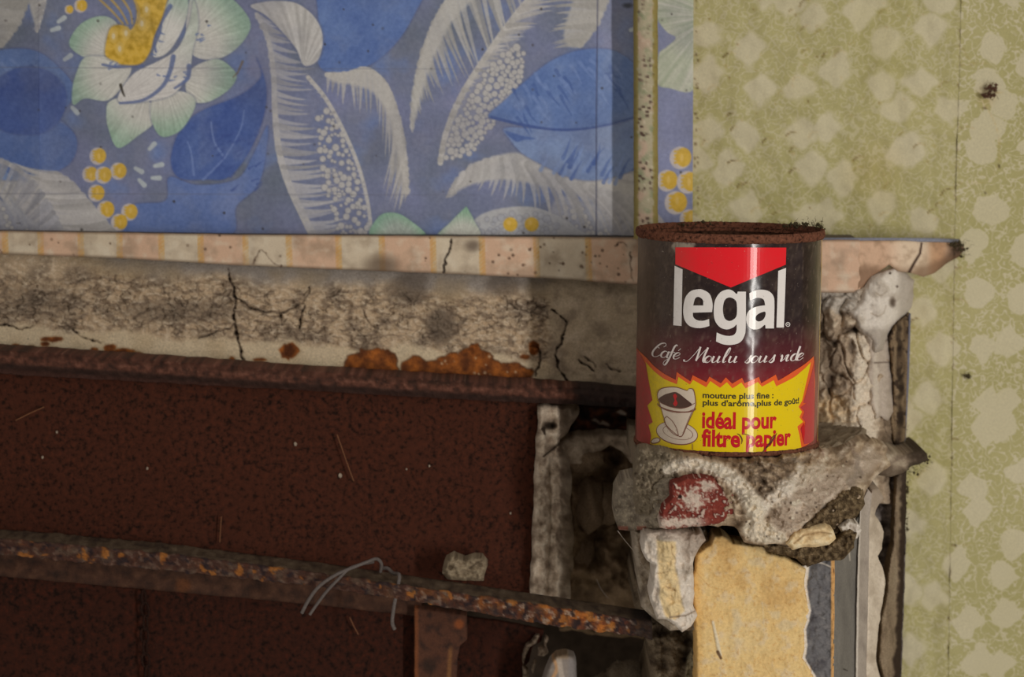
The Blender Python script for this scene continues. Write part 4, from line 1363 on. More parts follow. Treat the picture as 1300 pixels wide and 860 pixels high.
def smooth_strip(cv):
    X, Y = cv.X, cv.Y
    g = fbm(X, Y, 22, 4, 3)
    cv.rgb[:] = (152, 140, 128); cv.all((112, 100, 88), np.clip(g * 1.2, 0, 1) * .6)
    cv.all((176, 166, 152), .6 * smooth(5, 1, np.abs(X - 1112 + 2 * g)))
    cv.stroke([(1110, 461), (1128, 460)], .9, .7, (80, 68, 60), .8, -1); cv.stroke([(1113, 445), (1118, 436), (1128, 431)], .9, .7, (80, 68, 60), .8, -1)
    cv.h += 2.2 * g + .8 * fbm(X, Y, 7, 3, 5)


sheet('plaster_strip', [(1098, 418), (1128, 418), (1131, 440), (1134, 480), (1134, 522), (1127, 536), (1118, 528), (1112, 534), (1105, 512), (1101, 480), (1103, 450)], lambda X, Y: up_depth(X, Y) - .003, M_PLAIN, upper, (150, 140, 130), smooth_strip, 1.1, .02, 2.5, 4, (7, 4), 12)


def wood_paint(cv):
    X, Y = cv.X, cv.Y
    g = fbm(X * 2.2, Y * .3, 12, 4, 3)
    cv.rgb[:] = (118, 100, 78); cv.all((78, 62, 48), np.clip(g * 1.4, 0, 1) * .8)
    wv = X - 1142 + 6 * fbm(Y, Y * 0, 34, 3, 9)
    cv.all((40, 31, 25), smooth(5, 1.5, np.abs(wv)) * np.clip(.6 + .6 * fbm(Y, Y * 0, 18, 2, 19), 0, 1))
    cv.all((44, 34, 28), smooth(.2, .45, fbm(X, Y, 14, 3, 17)) * .8)
    cv.h += 1.5 * g - 3.5 * smooth(5, 1.5, np.abs(wv))


sheet('wood_edge', [(1127, 428), (1140, 408), (1154, 396), (1154, 430), (1152, 500), (1149, 560), (1136, 566), (1129, 540), (1134, 500), (1131, 460)], lambda X, Y: .052 + .02 * smooth(1140, 1152, X), M_DIRT, upper, (118, 100, 78), wood_paint, 1.1, .03, .8, 4, (3, 3))
tube('blue_paper_edge', [V(x, y, .074) for x, y in ((1155, 398), (1154, 430), (1152, 480), (1149, 530), (1147, 572))], [.0006, .0008, .0011, .0012, .0008], mat_plain('blue_edge', (92, 92, 104), .8), upper, 6)

# --- ledge
CAN_C = P(922, 563.5, -.05)
Z0 = float(CAN_C[2])


def make_ledge_top():
    n = 46
    xs = np.linspace(float(P(806, 575, -.06)[0]), float(P(1112, 575, -.03)[0]), n); ys = np.linspace(-.118, .05, 34)
    Xg, Yg = np.meshgrid(xs, ys)
    pxs = 650 + (Xg - CAM[0]) * F_PX / 1.47
    front = np.minimum(fr_depth(pxs, np.where(pxs > 1045, 575.0, 588.0)) + .006, .02)
    Yg = front + (.05 - front) * np.linspace(0, 1, 34)[:, None]
    z = Z0 - .0012 + .0022 * fbm(Xg * 2300, Yg * 2300, 18, 4, 3)
    r = np.hypot(Xg - CAN_C[0], Yg - CAN_C[1])
    z = np.where(r < .0505, Z0 - .0007, np.minimum(z, Z0 + .002))
    t = np.clip(.5 + .7 * fbm(Xg * 2300, Yg * 2300, 14, 4, 8), 0, 1)[..., None]
    cols = alb(np.array((96, 84, 68)) * (1 - t) + np.array((132, 118, 100)) * t)
    v = np.stack([Xg, Yg, z], -1).reshape(-1, 3); m = len(v)
    lowv = v.copy(); lowv[:, 2] = Z0 - .014
    idx = np.arange(m).reshape(34, n)
    f = np.stack([idx[:-1, :-1], idx[:-1, 1:], idx[1:, 1:], idx[1:, :-1]], -1).reshape(-1, 4)
    ring = np.r_[idx[0], idx[1:, -1], idx[-1, -2::-1], idx[-2:0:-1, 0]]
    rn = np.roll(ring, -1)
    sk = np.stack([ring + m, rn + m, rn, ring], -1)
    return mesh_obj('ledge_top', np.concatenate([v, lowv]), np.concatenate([f, sk]), M_PLASTER, pier, np.concatenate([cols.reshape(-1, 3)] * 2))


fr_depth = tps([(800, 585, -.095), (800, 640, -.098), (860, 580, -.106), (925, 588, -.112), (990, 585, -.106), (1035, 575, -.082), (860, 620, -.118), (925, 620, -.124), (1000, 620, -.122),
                (925, 670, -.120), (1000, 680, -.118), (1050, 600, -.088), (1050, 640, -.102), (1050, 690, -.098), (1085, 590, -.05), (1090, 640, -.078), (1110, 570, -.015), (1125, 600, -.01), (1110, 640, -.04)])


make_ledge_top()


def ledge_paint(cv):
    X, Y = cv.X, cv.Y
    g = fbm(X, Y, 30, 4, 23); g2 = fbm(X + .5 * Y, Y - .4 * X, 11, 4, 24); g3 = fbm(X, Y, 5, 3, 25)
    d1, dd, idd = cells(X + 5 * g2, Y + 5 * g, 13, 8)
    cv.rgb[:] = (138, 119, 98)
    cv.all((88, 72, 56), np.clip(-g * 1.3 - g2 * .8 + .1, 0, 1) * .8); cv.all((186, 170, 148), np.clip(g2 * 1.3 + .4 * g - .1, 0, 1) * .7)
    cv.all((104, 94, 78), smooth(880, 850, X + 10 * g) * .85); cv.all((150, 138, 116), smooth(.3, .6, g3) * .5 * smooth(880, 850, X))
    rub = smooth(930, 960, X) * smooth(1020, 1000, X) * smooth(650, 630, Y)
    cv.all((66, 54, 44), smooth(.45, .8, ridged(X, Y * 1.8, 20, 4, 33)) * rub * .55)
    # white swoop round the brick
    sw = spline([(846, 597), (868, 590), (900, 592), (922, 602), (938, 616), (950, 632), (962, 648)], 8)
    cv.stroke(sw, 7, 12, (204, 194, 178), .9, 2.5, 7)
    cv.poly(rough_poly([(940, 626), (960, 632), (975, 640), (970, 660), (992, 676), (1004, 690), (985, 692), (960, 690), (944, 682), (938, 672), (948, 655)], 4, 4, 5), (200, 188, 168), .92, 6, 0, 3)
    cv.poly(rough_poly([(966, 638), (985, 618), (1000, 606), (1014, 588), (1024, 596), (1010, 622), (990, 640), (974, 652)], 4, 4, 6), (206, 196, 182), .85, 8, 0, 1.5)
    # grey trowelled diagonal
    cv.poly(rough_poly([(975, 660), (1000, 632), (1022, 618), (1050, 600), (1078, 590), (1100, 566), (1122, 578), (1098, 612), (1074, 622), (1050, 640), (1022, 662), (1006, 684), (985, 672)], 4, 4, 7), (150, 135, 120), .8, 8, 0, .5)
    cv.all((190, 178, 162), np.clip(fbm(X + Y, (Y - X) * .4, 14, 3, 77) * 1.5 - .1, 0, 1) * smooth(985, 1005, X) * .55)
    cv.poly(rough_poly([(1012, 600), (1040, 588), (1052, 594), (1030, 612), (1010, 622)], 3, 4, 9), (166, 154, 138), .7, 6, 0, 1)
    cv.all((112, 100, 90), smooth(8, 2, np.abs(X - 1085 + 12 * g)) * smooth(560, 580, Y) * .5)
    cv.h += 4.6 * g + 3.2 * g2 + 1.5 * g3 * (.5 + .5 * smooth(-.4, .3, g)) + rub * 2.2 * ridged(X, Y * 1.6, 20, 4, 33)
    for x, y, r_ in ((1008, 640, 3.5), (1014, 637, 3), (1006, 658, 2.4), (1022, 610, 2), (1034, 622, 2.5), (990, 642, 2)):
        cv.dot(x, y, r_, (182, 172, 154), .9, None, 1.5, 1.5)
    r = random.Random(3)
    for i in range(120):
        x, y = r.uniform(806, 1110), r.uniform(578, 690)
        cv.dot(x, y, r.uniform(.7, 2), r.choice([(60, 48, 38), (56, 44, 36), (186, 176, 158)]), r.uniform(.5, .9), None, 1.2, r.uniform(-1, 1))
    cv.stroke([(944, 690), (968, 694), (985, 692), (1000, 694)], 1.4, 1.2, (60, 48, 38), .8, -3)


sheet('mortar_ledge', [(806, 582), (812, 571), (835, 569), (870, 577), (925, 584), (985, 582), (1025, 573), (1045, 572), (1075, 566), (1098, 556), (1125, 566), (1132, 592), (1112, 604), (1098, 628), (1085, 660), (1066, 680), (1040, 690), (1005, 696), (985, 692), (962, 693), (944, 688), (938, 674), (930, 668), (880, 668), (842, 668), (806, 650), (803, 612)],
      fr_depth, M_PLASTER, pier, (124, 110, 94), ledge_paint, 1.1, .018, 2.2, 4, (6, 6), 14)


def stone_paint(cv):
    X, Y = cv.X, cv.Y
    lumps((116, 106, 92), (86, 76, 64), (142, 130, 112), 1.6, 18, 4)(cv)
    cv.all((160, 148, 126), smooth(.35, .6, fbm(X, Y, 4, 3, 31)) * .6)
    cv.all((124, 60, 48), smooth(4, 1, np.abs(Y - 671)) * .6 * (fbm(X, Y * 0, 20, 2, 3) > 0))


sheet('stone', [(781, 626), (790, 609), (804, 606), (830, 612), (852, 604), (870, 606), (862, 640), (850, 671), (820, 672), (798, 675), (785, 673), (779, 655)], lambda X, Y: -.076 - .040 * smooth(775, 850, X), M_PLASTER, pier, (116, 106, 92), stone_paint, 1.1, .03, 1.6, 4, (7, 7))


def brick_paint(cv):
    X, Y = cv.X, cv.Y
    g = fbm(X, Y, 20, 4, 43); g2 = fbm(X, Y, 7, 4, 44)
    cv.rgb[:] = (104, 44, 36); cv.all((80, 33, 30), np.clip(g * 1.4, 0, 1) * .7); cv.all((124, 62, 48), np.clip(-g2, 0, 1) * .5)
    m = np.maximum(smooth(22, 8, np.hypot(X - 880, (Y - 634) * 1.2) + 16 * g2), smooth(10, 4, np.hypot((X - 898) * .8, Y - 618) + 6 * g2))
    m = np.maximum(m, smooth(9, 3, np.abs(Y - 664) + 8 * g2) * smooth(905, 880, X)); m = np.maximum(m, smooth(.28, .5, g2 + .3 * g) * .9)
    cv.all((172, 160, 146), m * .92); cv.h += 1.2 * g + .8 * g2 + 1.2 * m
    cv.all((52, 42, 38), smooth(932, 940, X) * .5)
    cv.dot(863, 631, 2.2, (40, 32, 28), .9, None, 1.2, -1.5)


sheet('brick', [(836, 662), (840, 645), (850, 632), (852, 614), (868, 607), (892, 605), (906, 607), (915, 618), (920, 628), (936, 620), (941, 626), (939, 640), (930, 655), (912, 666), (880, 670), (852, 673), (838, 670)], lambda X, Y: -.129 + .006 * smooth(900, 940, X), M_PLASTER, pier, (122, 50, 40), brick_paint, 1.0, .02, 1.6, 4, (4, 4))


def earth(seed):
    def f(cv):
        X, Y = cv.X, cv.Y
        lumps((98, 82, 60), (54, 42, 30), (136, 118, 92), 3.2, 13, seed)(cv)
        d1, dd, i_ = cells(X, Y, 8, seed)
        cv.h += 2.2 * smooth(.6, .1, d1); cv.all((52, 40, 28), smooth(.14, .03, dd) * .6)
    return f


sheet('earth_clump', [(1004, 684), (1020, 668), (1036, 654), (1050, 640), (1066, 630), (1082, 618), (1096, 620), (1098, 640), (1088, 656), (1074, 664), (1060, 672), (1040, 672), (1022, 680)], lambda X, Y: fr_depth(X, Y) - .004, M_DIRT, pier, (98, 82, 60), earth(5), 1.1, .03, 2, 4, (5, 5), 10)
sheet('earth_clump', [(968, 692), (1000, 690), (1030, 694), (1062, 684), (1078, 672), (1088, 676), (1084, 696), (1072, 710), (1054, 712), (1038, 716), (1024, 720), (1010, 710), (990, 704), (974, 700)], lambda X, Y: -.108 + .02 * smooth(690, 720, Y), M_DIRT, pier, (98, 82, 60), earth(9), 1.1, .03, 2, 4, (5, 5), 10)


def ystone(cv):
    lumps((188, 166, 128), (150, 126, 92), (200, 186, 156), 1.5, 20, 4)(cv)
    cv.stroke([(1008, 690), (1020, 680), (1040, 676), (1056, 678)], 1, .8, (120, 98, 70), .7, -1)


sheet('stone', [(998, 690), (1008, 676), (1030, 669), (1048, 668), (1058, 674), (1062, 684), (1052, 692), (1036, 696), (1016, 696), (1006, 699)], -.123, M_PLAIN, pier, (188, 166, 128), ystone, 1.0, .02, 1.4, 4, (5, 4))
sheet('plaster_chip', [(1064, 670), (1078, 662), (1090, 664), (1094, 674), (1088, 684), (1080, 686), (1068, 676)], -.104, M_PLAIN, pier, (170, 162, 152), lumps((170, 162, 152), (128, 116, 104), (184, 176, 166), 1.5, 10, 6), 1.0, .015, 1.4, 4, (3, 3))


def tongue_paint(cv):
    X, Y = cv.X, cv.Y
    g = fbm(X, Y, 26, 4, 53); g2 = fbm(X, Y, 9, 4, 54)
    cv.rgb[:] = (180, 170, 158); cv.all((128, 116, 102), np.clip(g * 1.4 - .05, 0, 1) * .6)
    cv.all((134, 120, 108), smooth(690, 676, Y + 6 * g) * .7 + smooth(858, 874, X) * smooth(715, 700, Y) * .7)
    yl = rough_poly([(834, 686), (858, 688), (858, 725), (863, 750), (868, 776), (856, 787), (845, 784), (838, 760), (836, 730)], 1.5, 4, 5)
    cv.poly(yl, (186, 164, 122), .92, 3.5, 0, -1.0)
    cv.crack([(852, 690), (854, 705), (850, 722), (842, 728), (832, 730)], .8, .6, (120, 98, 72), .6, -.6)
    cv.crack([(845, 745), (858, 750), (862, 766)], .8, .6, (130, 112, 88), .7, -1); cv.stroke([(850, 784), (870, 782), (882, 776)], 1, .8, (120, 106, 92), .8, -1.5)
    for p in ([(822, 690), (826, 705), (838, 712)], [(868, 700), (874, 720), (862, 738), (854, 748)], [(834, 750), (832, 770), (840, 786)]):
        cv.stroke(spline(p, 6), 3.0, 1.5, (120, 106, 92), .35, -1.5, 5)
    cv.h += 3.5 * g + 1.4 * g2 + 3 * smooth(20, 0, np.abs(X - 850))


sheet('plaster_tongue', [(817, 676), (836, 672), (866, 672), (890, 676), (896, 686), (884, 702), (879, 716), (882, 740), (880, 768), (886, 782), (878, 796), (866, 803), (856, 794), (846, 787), (834, 786), (828, 772), (824, 756), (828, 735), (830, 718), (820, 712), (815, 700)], lambda X, Y: -.112 + .012 * smooth(680, 800, Y), M_PLAIN, pier, (180, 170, 158), tongue_paint, 1.0, .03, 1.6, 4, (5, 5), 12)
sheet('plaster_back', [(804, 672), (895, 672), (905, 690), (892, 800), (850, 800), (828, 784), (814, 770), (810, 740), (806, 700)], -.075, M_PLASTER, pier, (130, 116, 100), lumps((142, 130, 114), (94, 82, 70), (164, 152, 136), 3, 26, 9), 1.3, .05, 2, 4, (6, 6))


def core_paint(cv):
    X, Y = cv.X, cv.Y
    lumps((108, 94, 76), (52, 42, 33), (138, 124, 104), 6, 30, 19)(cv)
    cv.poly([(872, 835), (880, 822), (886, 870), (874, 930), (866, 900)], (160, 148, 120), .9, 2, 0, 5)


sheet('rubble_core', [(806, 668), (1100, 668), (1110, 700), (1104, 930), (812, 930), (826, 850), (818, 800), (806, 770)], lambda X, Y: -.045 + .02 * smooth(840, 810, X) + .06 * smooth(1080, 1110, X), M_DIRT, pier, (108, 94, 76), core_paint, 1.4, .08, 3, 4, (6, 6), 18)


def yellow_paint(cv):
    X, Y = cv.X, cv.Y
    g = fbm(X, Y, 60, 4, 63); g2 = fbm(X, Y, 16, 4, 64); g3 = fbm(X, Y, 5, 3, 65)
    cv.rgb[:] = (194, 166, 114)
    cv.all((172, 140, 90), np.clip(g * 1.3, 0, 1) * .9); cv.all((208, 184, 136), np.clip(-g * 1.2, 0, 1) * .7)
    cv.all((178, 158, 126), np.clip(g2 * 1.9 - .2, 0, 1) * .8); cv.all((152, 112, 62), smooth(.35, .6, g3) * .4)
    cv.all((176, 136, 76), smooth(16, 4, X - 880) * .6)
    for x, y, rx, ry in ((960, 715, 10, 5), (898, 732, 3, 4), (984, 780, 8, 5), (998, 795, 10, 7), (935, 790, 6, 18), (938, 815, 5, 6)):
        cv.poly(rough_poly([(x + rx * math.cos(a), y + ry * math.sin(a)) for a in np.linspace(0, 6.28, 10)[:-1]], 3, 3, int(x), 9), (176, 158, 124), .75, 3)
    cv.stroke([(880, 722), (900, 745), (920, 750), (948, 738)], .6, .5, (150, 116, 70), .5)
    cv.stroke([(905, 790), (910, 812), (914, 832)], 1.6, 2.6, (196, 184, 160), .9, 1.2); cv.stroke([(911, 828), (915, 836)], 2, 1.5, (84, 62, 44), .9, -1)
    cv.stroke([(968, 765), (970, 800)], .6, .5, (222, 204, 168), .6)
    cv.h += 1.2 * g + .8 * g2 + .2 * g3


sheet('yellow_render', [(884, 704), (902, 692), (906, 681), (918, 679), (930, 690), (948, 692), (968, 693), (974, 702), (996, 707), (1012, 716), (1023, 722), (1021, 745), (1027, 775), (1025, 788), (1020, 800), (1022, 820), (1019, 836), (1032, 858), (1036, 880), (1030, 930), (882, 930), (884, 830), (882, 780), (879, 745)], -.088, M_PLAIN, pier, (202, 168, 106), yellow_paint, 1.1, .025, 1.4, 4, (3, 2), 10)


def marble_paint(cv):
    X, Y = cv.X, cv.Y
    g = fbm(X, Y, 26, 5, 73); v = ridged(X + 8 * g, Y + 8 * g, 30, 3, 74)
    cv.rgb[:] = (88, 86, 87); cv.all((58, 55, 58), np.clip(g * 1.5, 0, 1) * .8); cv.all((140, 134, 128), smooth(.86, 1.06, v) * .8); cv.all((116, 110, 106), np.clip(fbm(X, Y, 8, 4, 79), 0, 1) * .5)
    edge_ = [(1023, 722), (1021, 745), (1027, 775), (1025, 788), (1020, 800), (1022, 820), (1019, 836), (1032, 858), (1036, 880), (1030, 930)]
    e = np.interp(Y, [p[1] for p in edge_], [p[0] for p in edge_])
    cv.all((196, 186, 172), smooth(4.5, 2.2, X - e + 1.2 * g) * .9)
    cv.stroke([(1036, 714), (1046, 716), (1058, 722)], 1, 1, (180, 170, 156), .7)
    cv.all((168, 128, 80), smooth(1054.4, 1055.6, X)); cv.h += 1.6 * g + 1.2 * fbm(X, Y, 9, 3, 78) + .8 * smooth(.9, 1.05, v) + .5 * smooth(1053, 1055, X)


sheet('marbled_strip', [(1015, 722), (1030, 715), (1046, 712), (1060, 706), (1058, 930), (1012, 930)], -.086, M_PLAIN, pier, (92, 91, 96), marble_paint, 1.0, .02, .5, 4)


def grey_paint(cv):
    X, Y = cv.X, cv.Y
    g = fbm(X * 1.6, Y * .25, 14, 4, 83)
    cv.rgb[:] = (96, 92, 86); cv.all((76, 72, 68), np.clip(g, 0, 1) * .6); cv.all((120, 114, 106), np.clip(-g - .2, 0, 1) * .4)
    cv.stroke([(1078, 700), (1079, 712)], 1, .6, (170, 160, 146), .8); cv.h += .2 * g
    cv.stroke([(1071, 850), (1076, 852)], 1, .6, (50, 46, 42), .8)


sheet('grey_strip', [(1059, 712), (1066, 694), (1078, 680), (1086, 664), (1092, 652), (1090, 720), (1087, 930), (1057, 930)], lambda X, Y: -.086 + .035 * smooth(1056, 1094, X), M_PLAIN, pier, (92, 90, 88), grey_paint, 1.0, .02, .4, 4)


def strip2(cv):
    X, Y = cv.X, cv.Y
    g = fbm(X, Y * .5, 16, 4, 93)
    cv.rgb[:] = (138, 128, 118); cv.all((112, 102, 94), np.clip(g * 1.2, 0, 1) * .7); cv.all((172, 164, 152), smooth(1.6, .6, np.abs(X - np.interp(Y, [640, 720, 930], [1092, 1090, 1086.5]))) * .8); cv.h += .4 * g


sheet('edge_bead', [(1092, 648), (1096, 634), (1102, 622), (1107, 628), (1104, 660), (1102, 760), (1098, 930), (1085, 930), (1088, 740)], lambda X, Y: -.058 + .015 * smooth(1086, 1104, X), M_PLAIN, pier, (138, 128, 118), strip2, 1.0, .03, .6, 4, (2, 1))


def wstrip(cv):
    X, Y = cv.X, cv.Y
    g = fbm(X, Y * .7, 22, 4, 103); g2 = fbm(X, Y, 7, 3, 104)
    cv.rgb[:] = (176, 164, 148); cv.all((132, 118, 102), np.clip(g * 1.3, 0, 1) * .6); cv.all((148, 134, 118), np.clip(g2, 0, 1) * .5); cv.all((120, 106, 94), smooth(660, 640, Y) * .7)
    cv.h += 2 * g + .8 * g2


sheet('plaster_edge', [(1100, 640), (1108, 622), (1116, 620), (1122, 632), (1112, 648), (1110, 654), (1118, 664), (1122, 676), (1120, 698), (1114, 706), (1122, 724), (1124, 742), (1120, 766), (1115, 800), (1112, 840), (1118, 862), (1122, 930), (1094, 930), (1098, 760)], lambda X, Y: -.034 + .022 * smooth(1100, 1122, X), M_PLAIN, pier, (176, 164, 148), wstrip, 1.0, .03, 1.2, 4, (4, 3), 12)
sheet('dark_gap', [(1104, 600), (1150, 590), (1150, 700), (1142, 930), (1100, 930)], .05, M_DIRT, pier, (92, 84, 80), lumps((96, 88, 84), (48, 40, 36), (150, 140, 130), 3, 22, 29), 1.4, .04, 1, 4)


def board_paint(cv):
    X, Y = cv.X, cv.Y
    g = fbm(X * 1.5, Y * .35, 16, 4, 113)
    cv.rgb[:] = (124, 108, 88); cv.all((86, 72, 58), np.clip(g * 1.3, 0, 1) * .8); cv.all((142, 128, 108), np.clip(-g, 0, 1) * .5)
    rx = np.interp(Y, [580, 720, 930], [1150.5, 1147, 1136])
    cv.all((44, 34, 27), smooth(8, 3, rx - X + 3 * fbm(X, Y, 12, 2, 3)) * .9); cv.all((62, 52, 44), smooth(640, 600, Y) * .6)
    cv.h += 1.5 * g


sheet('wood_board', [(1138, 606), (1151, 590), (1150, 660), (1147, 740), (1143, 860), (1139, 930), (1124, 930), (1121, 862), (1114, 840), (1117, 790), (1126, 752), (1127, 730), (1134, 690), (1136, 640)], lambda X, Y: .022 + .02 * smooth(1120, 1150, X), M_DIRT, pier, (124, 108, 88), board_paint, 1.0, .055, .8, 4, (4, 4))


def stub_paint(cv):
    X, Y = cv.X, cv.Y
    lumps((134, 120, 104), (88, 74, 62), (160, 148, 130), 2, 20, 39)(cv)
    cv.all((44, 34, 26), smooth(1148, 1162, X + 6 * fbm(X, Y, 10, 2, 3)) * .85)
    cv.all((60, 48, 38), smooth(590, 600, Y) * .6)
    cv.h += 7 * smooth(16, 0, np.abs(Y - np.interp(X, [1105, 1150, 1180], [585, 582, 582])))


sheet('mortar_stub', [(1104, 576), (1116, 564), (1132, 574), (1146, 577), (1158, 573), (1170, 571), (1178, 576), (1179, 584), (1168, 590), (1156, 593), (1146, 602), (1132, 606), (1114, 604), (1104, 596)], lambda X, Y: -.002 + .045 * smooth(1110, 1180, X), M_PLASTER, pier, (134, 120, 104), stub_paint, 1.0, .05, 1.4, 4, (5, 6))

# ------------------------------------------------------------------ coffee can
top_axis = P(927, 289.5, -.05)
d_ = top_axis - CAN_C
LEAN = math.atan2(d_[0], d_[2])
H = float(np.hypot(d_[0], d_[2]))
tm = (CAN_C[1] - CAM[1])
R = 115.6 * math.hypot(tm, .22) / F_PX
can = thing('coffee_can', 'dark coffee can with red wedge, white lettering and yellow starburst, rusty rim', 'can', CAN_C)
can.rotation_euler = (0, LEAN, 0)
RM = np.array(Matrix.Rotation(LEAN, 3, 'Y'))


def on_can(px, py, rad=None):
    """pixel -> (angle, height) on the can wall"""
    r = rad or R
    px = np.asarray(px, float); py = np.asarray(py, float)
    d = P(px, py, 0.0) - CAM
    d = d / np.linalg.norm(d, axis=-1, keepdims=True)
    o = (CAM - CAN_C) @ RM
    d = d @ RM
    a = d[..., 0] ** 2 + d[..., 1] ** 2; b = o[0] * d[..., 0] + o[1] * d[..., 1]; c = o[0] ** 2 + o[1] ** 2 - r * r
    t = (-b - np.sqrt(np.maximum(b * b - a * c, 0))) / a
    q = o + d * t[..., None]
    return np.arctan2(q[..., 0], -q[..., 1]), q[..., 2]


def local_obj(name, verts, faces, mat, cols=None, parent=None, sm=True):
    o = mesh_obj(name, verts, faces, mat, None, cols, sm)
    o.parent = parent or can
    return o


def dust_nodes(nt, c, amount):
    tc = N(nt, 'ShaderNodeTexCoord'); v = tc.outputs['Object']
    n1 = noise(nt, v, 90, 5, .7); n2 = noise(nt, v, 520, 3, .6); n3 = noise(nt, v, 800, 2, .5)
    sep = N(nt, 'ShaderNodeSeparateXYZ'); nt.links.new(v, sep.inputs[0])
    lft = N(nt, 'ShaderNodeMapRange'); lft.inputs['From Min'].default_value = -.018; lft.inputs['From Max'].default_value = -.047
    lft.inputs['To Min'].default_value = 0; lft.inputs['To Max'].default_value = .42
    nt.links.new(sep.outputs[0], lft.inputs['Value'])
    f = math_(nt, 'ADD', lft.outputs[0], math_(nt, 'MULTIPLY', math_(nt, 'SUBTRACT', n1, .47), amount))
    f = math_(nt, 'MAXIMUM', math_(nt, 'MULTIPLY', f, math_(nt, 'MULTIPLY_ADD', n2, 1.2, .4)), 0.0)
    f = math_(nt, 'MINIMUM', f, .75)
    c = mixc(nt, f, c, rgba((86, 72, 58)))
    sp = ramp(nt, n3, [(0.70, (0, 0, 0)), (0.76, (1, 1, 1))])
    c = mixc(nt, math_(nt, 'MULTIPLY', sp, .55), c, rgba((70, 54, 42)))
    sl = ramp(nt, noise(nt, v, 640, 2, .5, .4), [(0.71, (0, 0, 0)), (0.76, (1, 1, 1))])
    c = mixc(nt, math_(nt, 'MULTIPLY', sl, .35), c, rgba((150, 138, 124)))
    return c, f


def mat_label(name, col, amount=.5):
    m, nt, b = new_mat(name)
    if col is None:
        at = N(nt, 'ShaderNodeAttribute', attribute_name='Col'); c0 = at.outputs['Color']
    else:
        r = N(nt, 'ShaderNodeRGB'); r.outputs[0].default_value = rgba(col); c0 = r.outputs[0]
    c, f = dust_nodes(nt, c0, amount)
    nt.links.new(c, b.inputs['Base Color'])
    nt.links.new(math_(nt, 'MULTIPLY_ADD', f, .5, .15), b.inputs['Roughness'])
    b.inputs['Specular IOR Level'].default_value = .30
    return m


L_BODY = mat_label('can_print_dark', None, .55)
L_RED = mat_label('print_red', (200, 24, 34), .35)
L_WHITE = mat_label('print_white', (204, 198, 194), .25)
L_SCRIPT = mat_label('print_script', (186, 176, 172), .3)
L_ORANGE = mat_label('print_orange', (206, 84, 36), .3)
L_YELLOW = mat_label('print_yellow', (228, 198, 12), .15)
L_SIDE = mat_label('print_side_red', (150, 46, 50), .4)
L_BLACK = mat_label('print_black', (44, 40, 28), .2)
L_TRED = mat_label('print_text_red', (158, 16, 26), .15)
L_CUP = mat_label('print_cup', (178, 164, 148), .3)
L_BROWN = mat_label('print_brown', (62, 40, 34), .3)
L_LINE = mat_label('print_line', (104, 62, 50), .3)
M_RIM = mat_rust('can_rust', (52, 30, 22), (88, 54, 40), (120, 78, 60), 520, .9, 1.0)
M_INSIDE = mat_rust('can_inside', (30, 20, 15), (58, 38, 28), (84, 56, 40), 400, .95, .8)


def can_body():
    na, nh = 300, 150
    th = np.linspace(-np.pi, np.pi, na, endpoint=False); hh = np.linspace(0.001, H - .003, nh)
    A, Hh = np.meshgrid(th, hh)
    Rr = R + .00012 * fbm(A * 300, Hh * 4000, 60, 3, 3)
    v = np.stack([np.sin(A) * Rr, -np.cos(A) * Rr, Hh], -1)
    rgb = np.empty(A.shape + (3,)); rgb[:] = (30, 20, 20)

    def mx(col, a):
        a = np.clip(a, 0, 1)[..., None]
        rgb[:] = rgb * (1 - a) + np.array(col, float) * a
    hz = lambda py: float(on_can(925, py)[1])
    mx((62, 20, 26), smooth(hz(400), hz(450), Hh)); mx((104, 22, 30), smooth(hz(445), hz(490), Hh) * .9)
    g = fbm(A * 120, Hh * 2600, 22, 4, 5)
    mx((118, 106, 94), smooth(.0, .7, g) * .14)
    t0, h0 = on_can(866, 313)
    q = np.hypot((A - t0) * R / .009, (Hh - h0) / .0045)
    mx((156, 146, 130), smooth(1.15, .4, q + .5 * fbm(A * 300, Hh * 2600, 10, 4, 9)) * .75)
    mx((96, 84, 70), np.clip(fbm(A * 300, Hh * 2600, 14, 3, 19) * 1.6 - .4, 0, 1) * .5)
    mx((120, 104, 84), smooth(1.12, 1.18, A) * smooth(1.28, 1.24, A) * .35)  # greyish reflection band painted into the colour left of the yellow line
    mx((170, 146, 52), smooth(1.325, 1.345, A) * smooth(1.41, 1.39, A) * .9)
    mx((110, 98, 80), smooth(1.40, 1.44, A) * smooth(1.7, 1.6, A) * .8)
    # dark scratches on the dusty left
    for (x0, y0, x1, y1) in ((818, 345, 816, 362), (821, 352, 830, 372), (829, 360, 838, 380), (815, 366, 812, 380)):
        (ta, tb), (ha, hb) = on_can(np.array([x0, x1]), np.array([y0, y1]))
        dx, dh = (tb - ta) * R, hb - ha
        t = np.clip((((A - ta) * R) * dx + (Hh - ha) * dh) / (dx * dx + dh * dh), 0, 1)
        mx((20, 15, 13), smooth(.0009, .0004, np.hypot((A - ta) * R - t * dx, Hh - ha - t * dh)) * .8)
    idx = np.arange(na * nh).reshape(nh, na)
    f = np.stack([idx[:-1], np.roll(idx, -1, 1)[:-1], np.roll(idx, -1, 1)[1:], idx[1:]], -1).reshape(-1, 4)
    return local_obj('body', v.reshape(-1, 3), f, L_BODY, alb(rgb.reshape(-1, 3)))


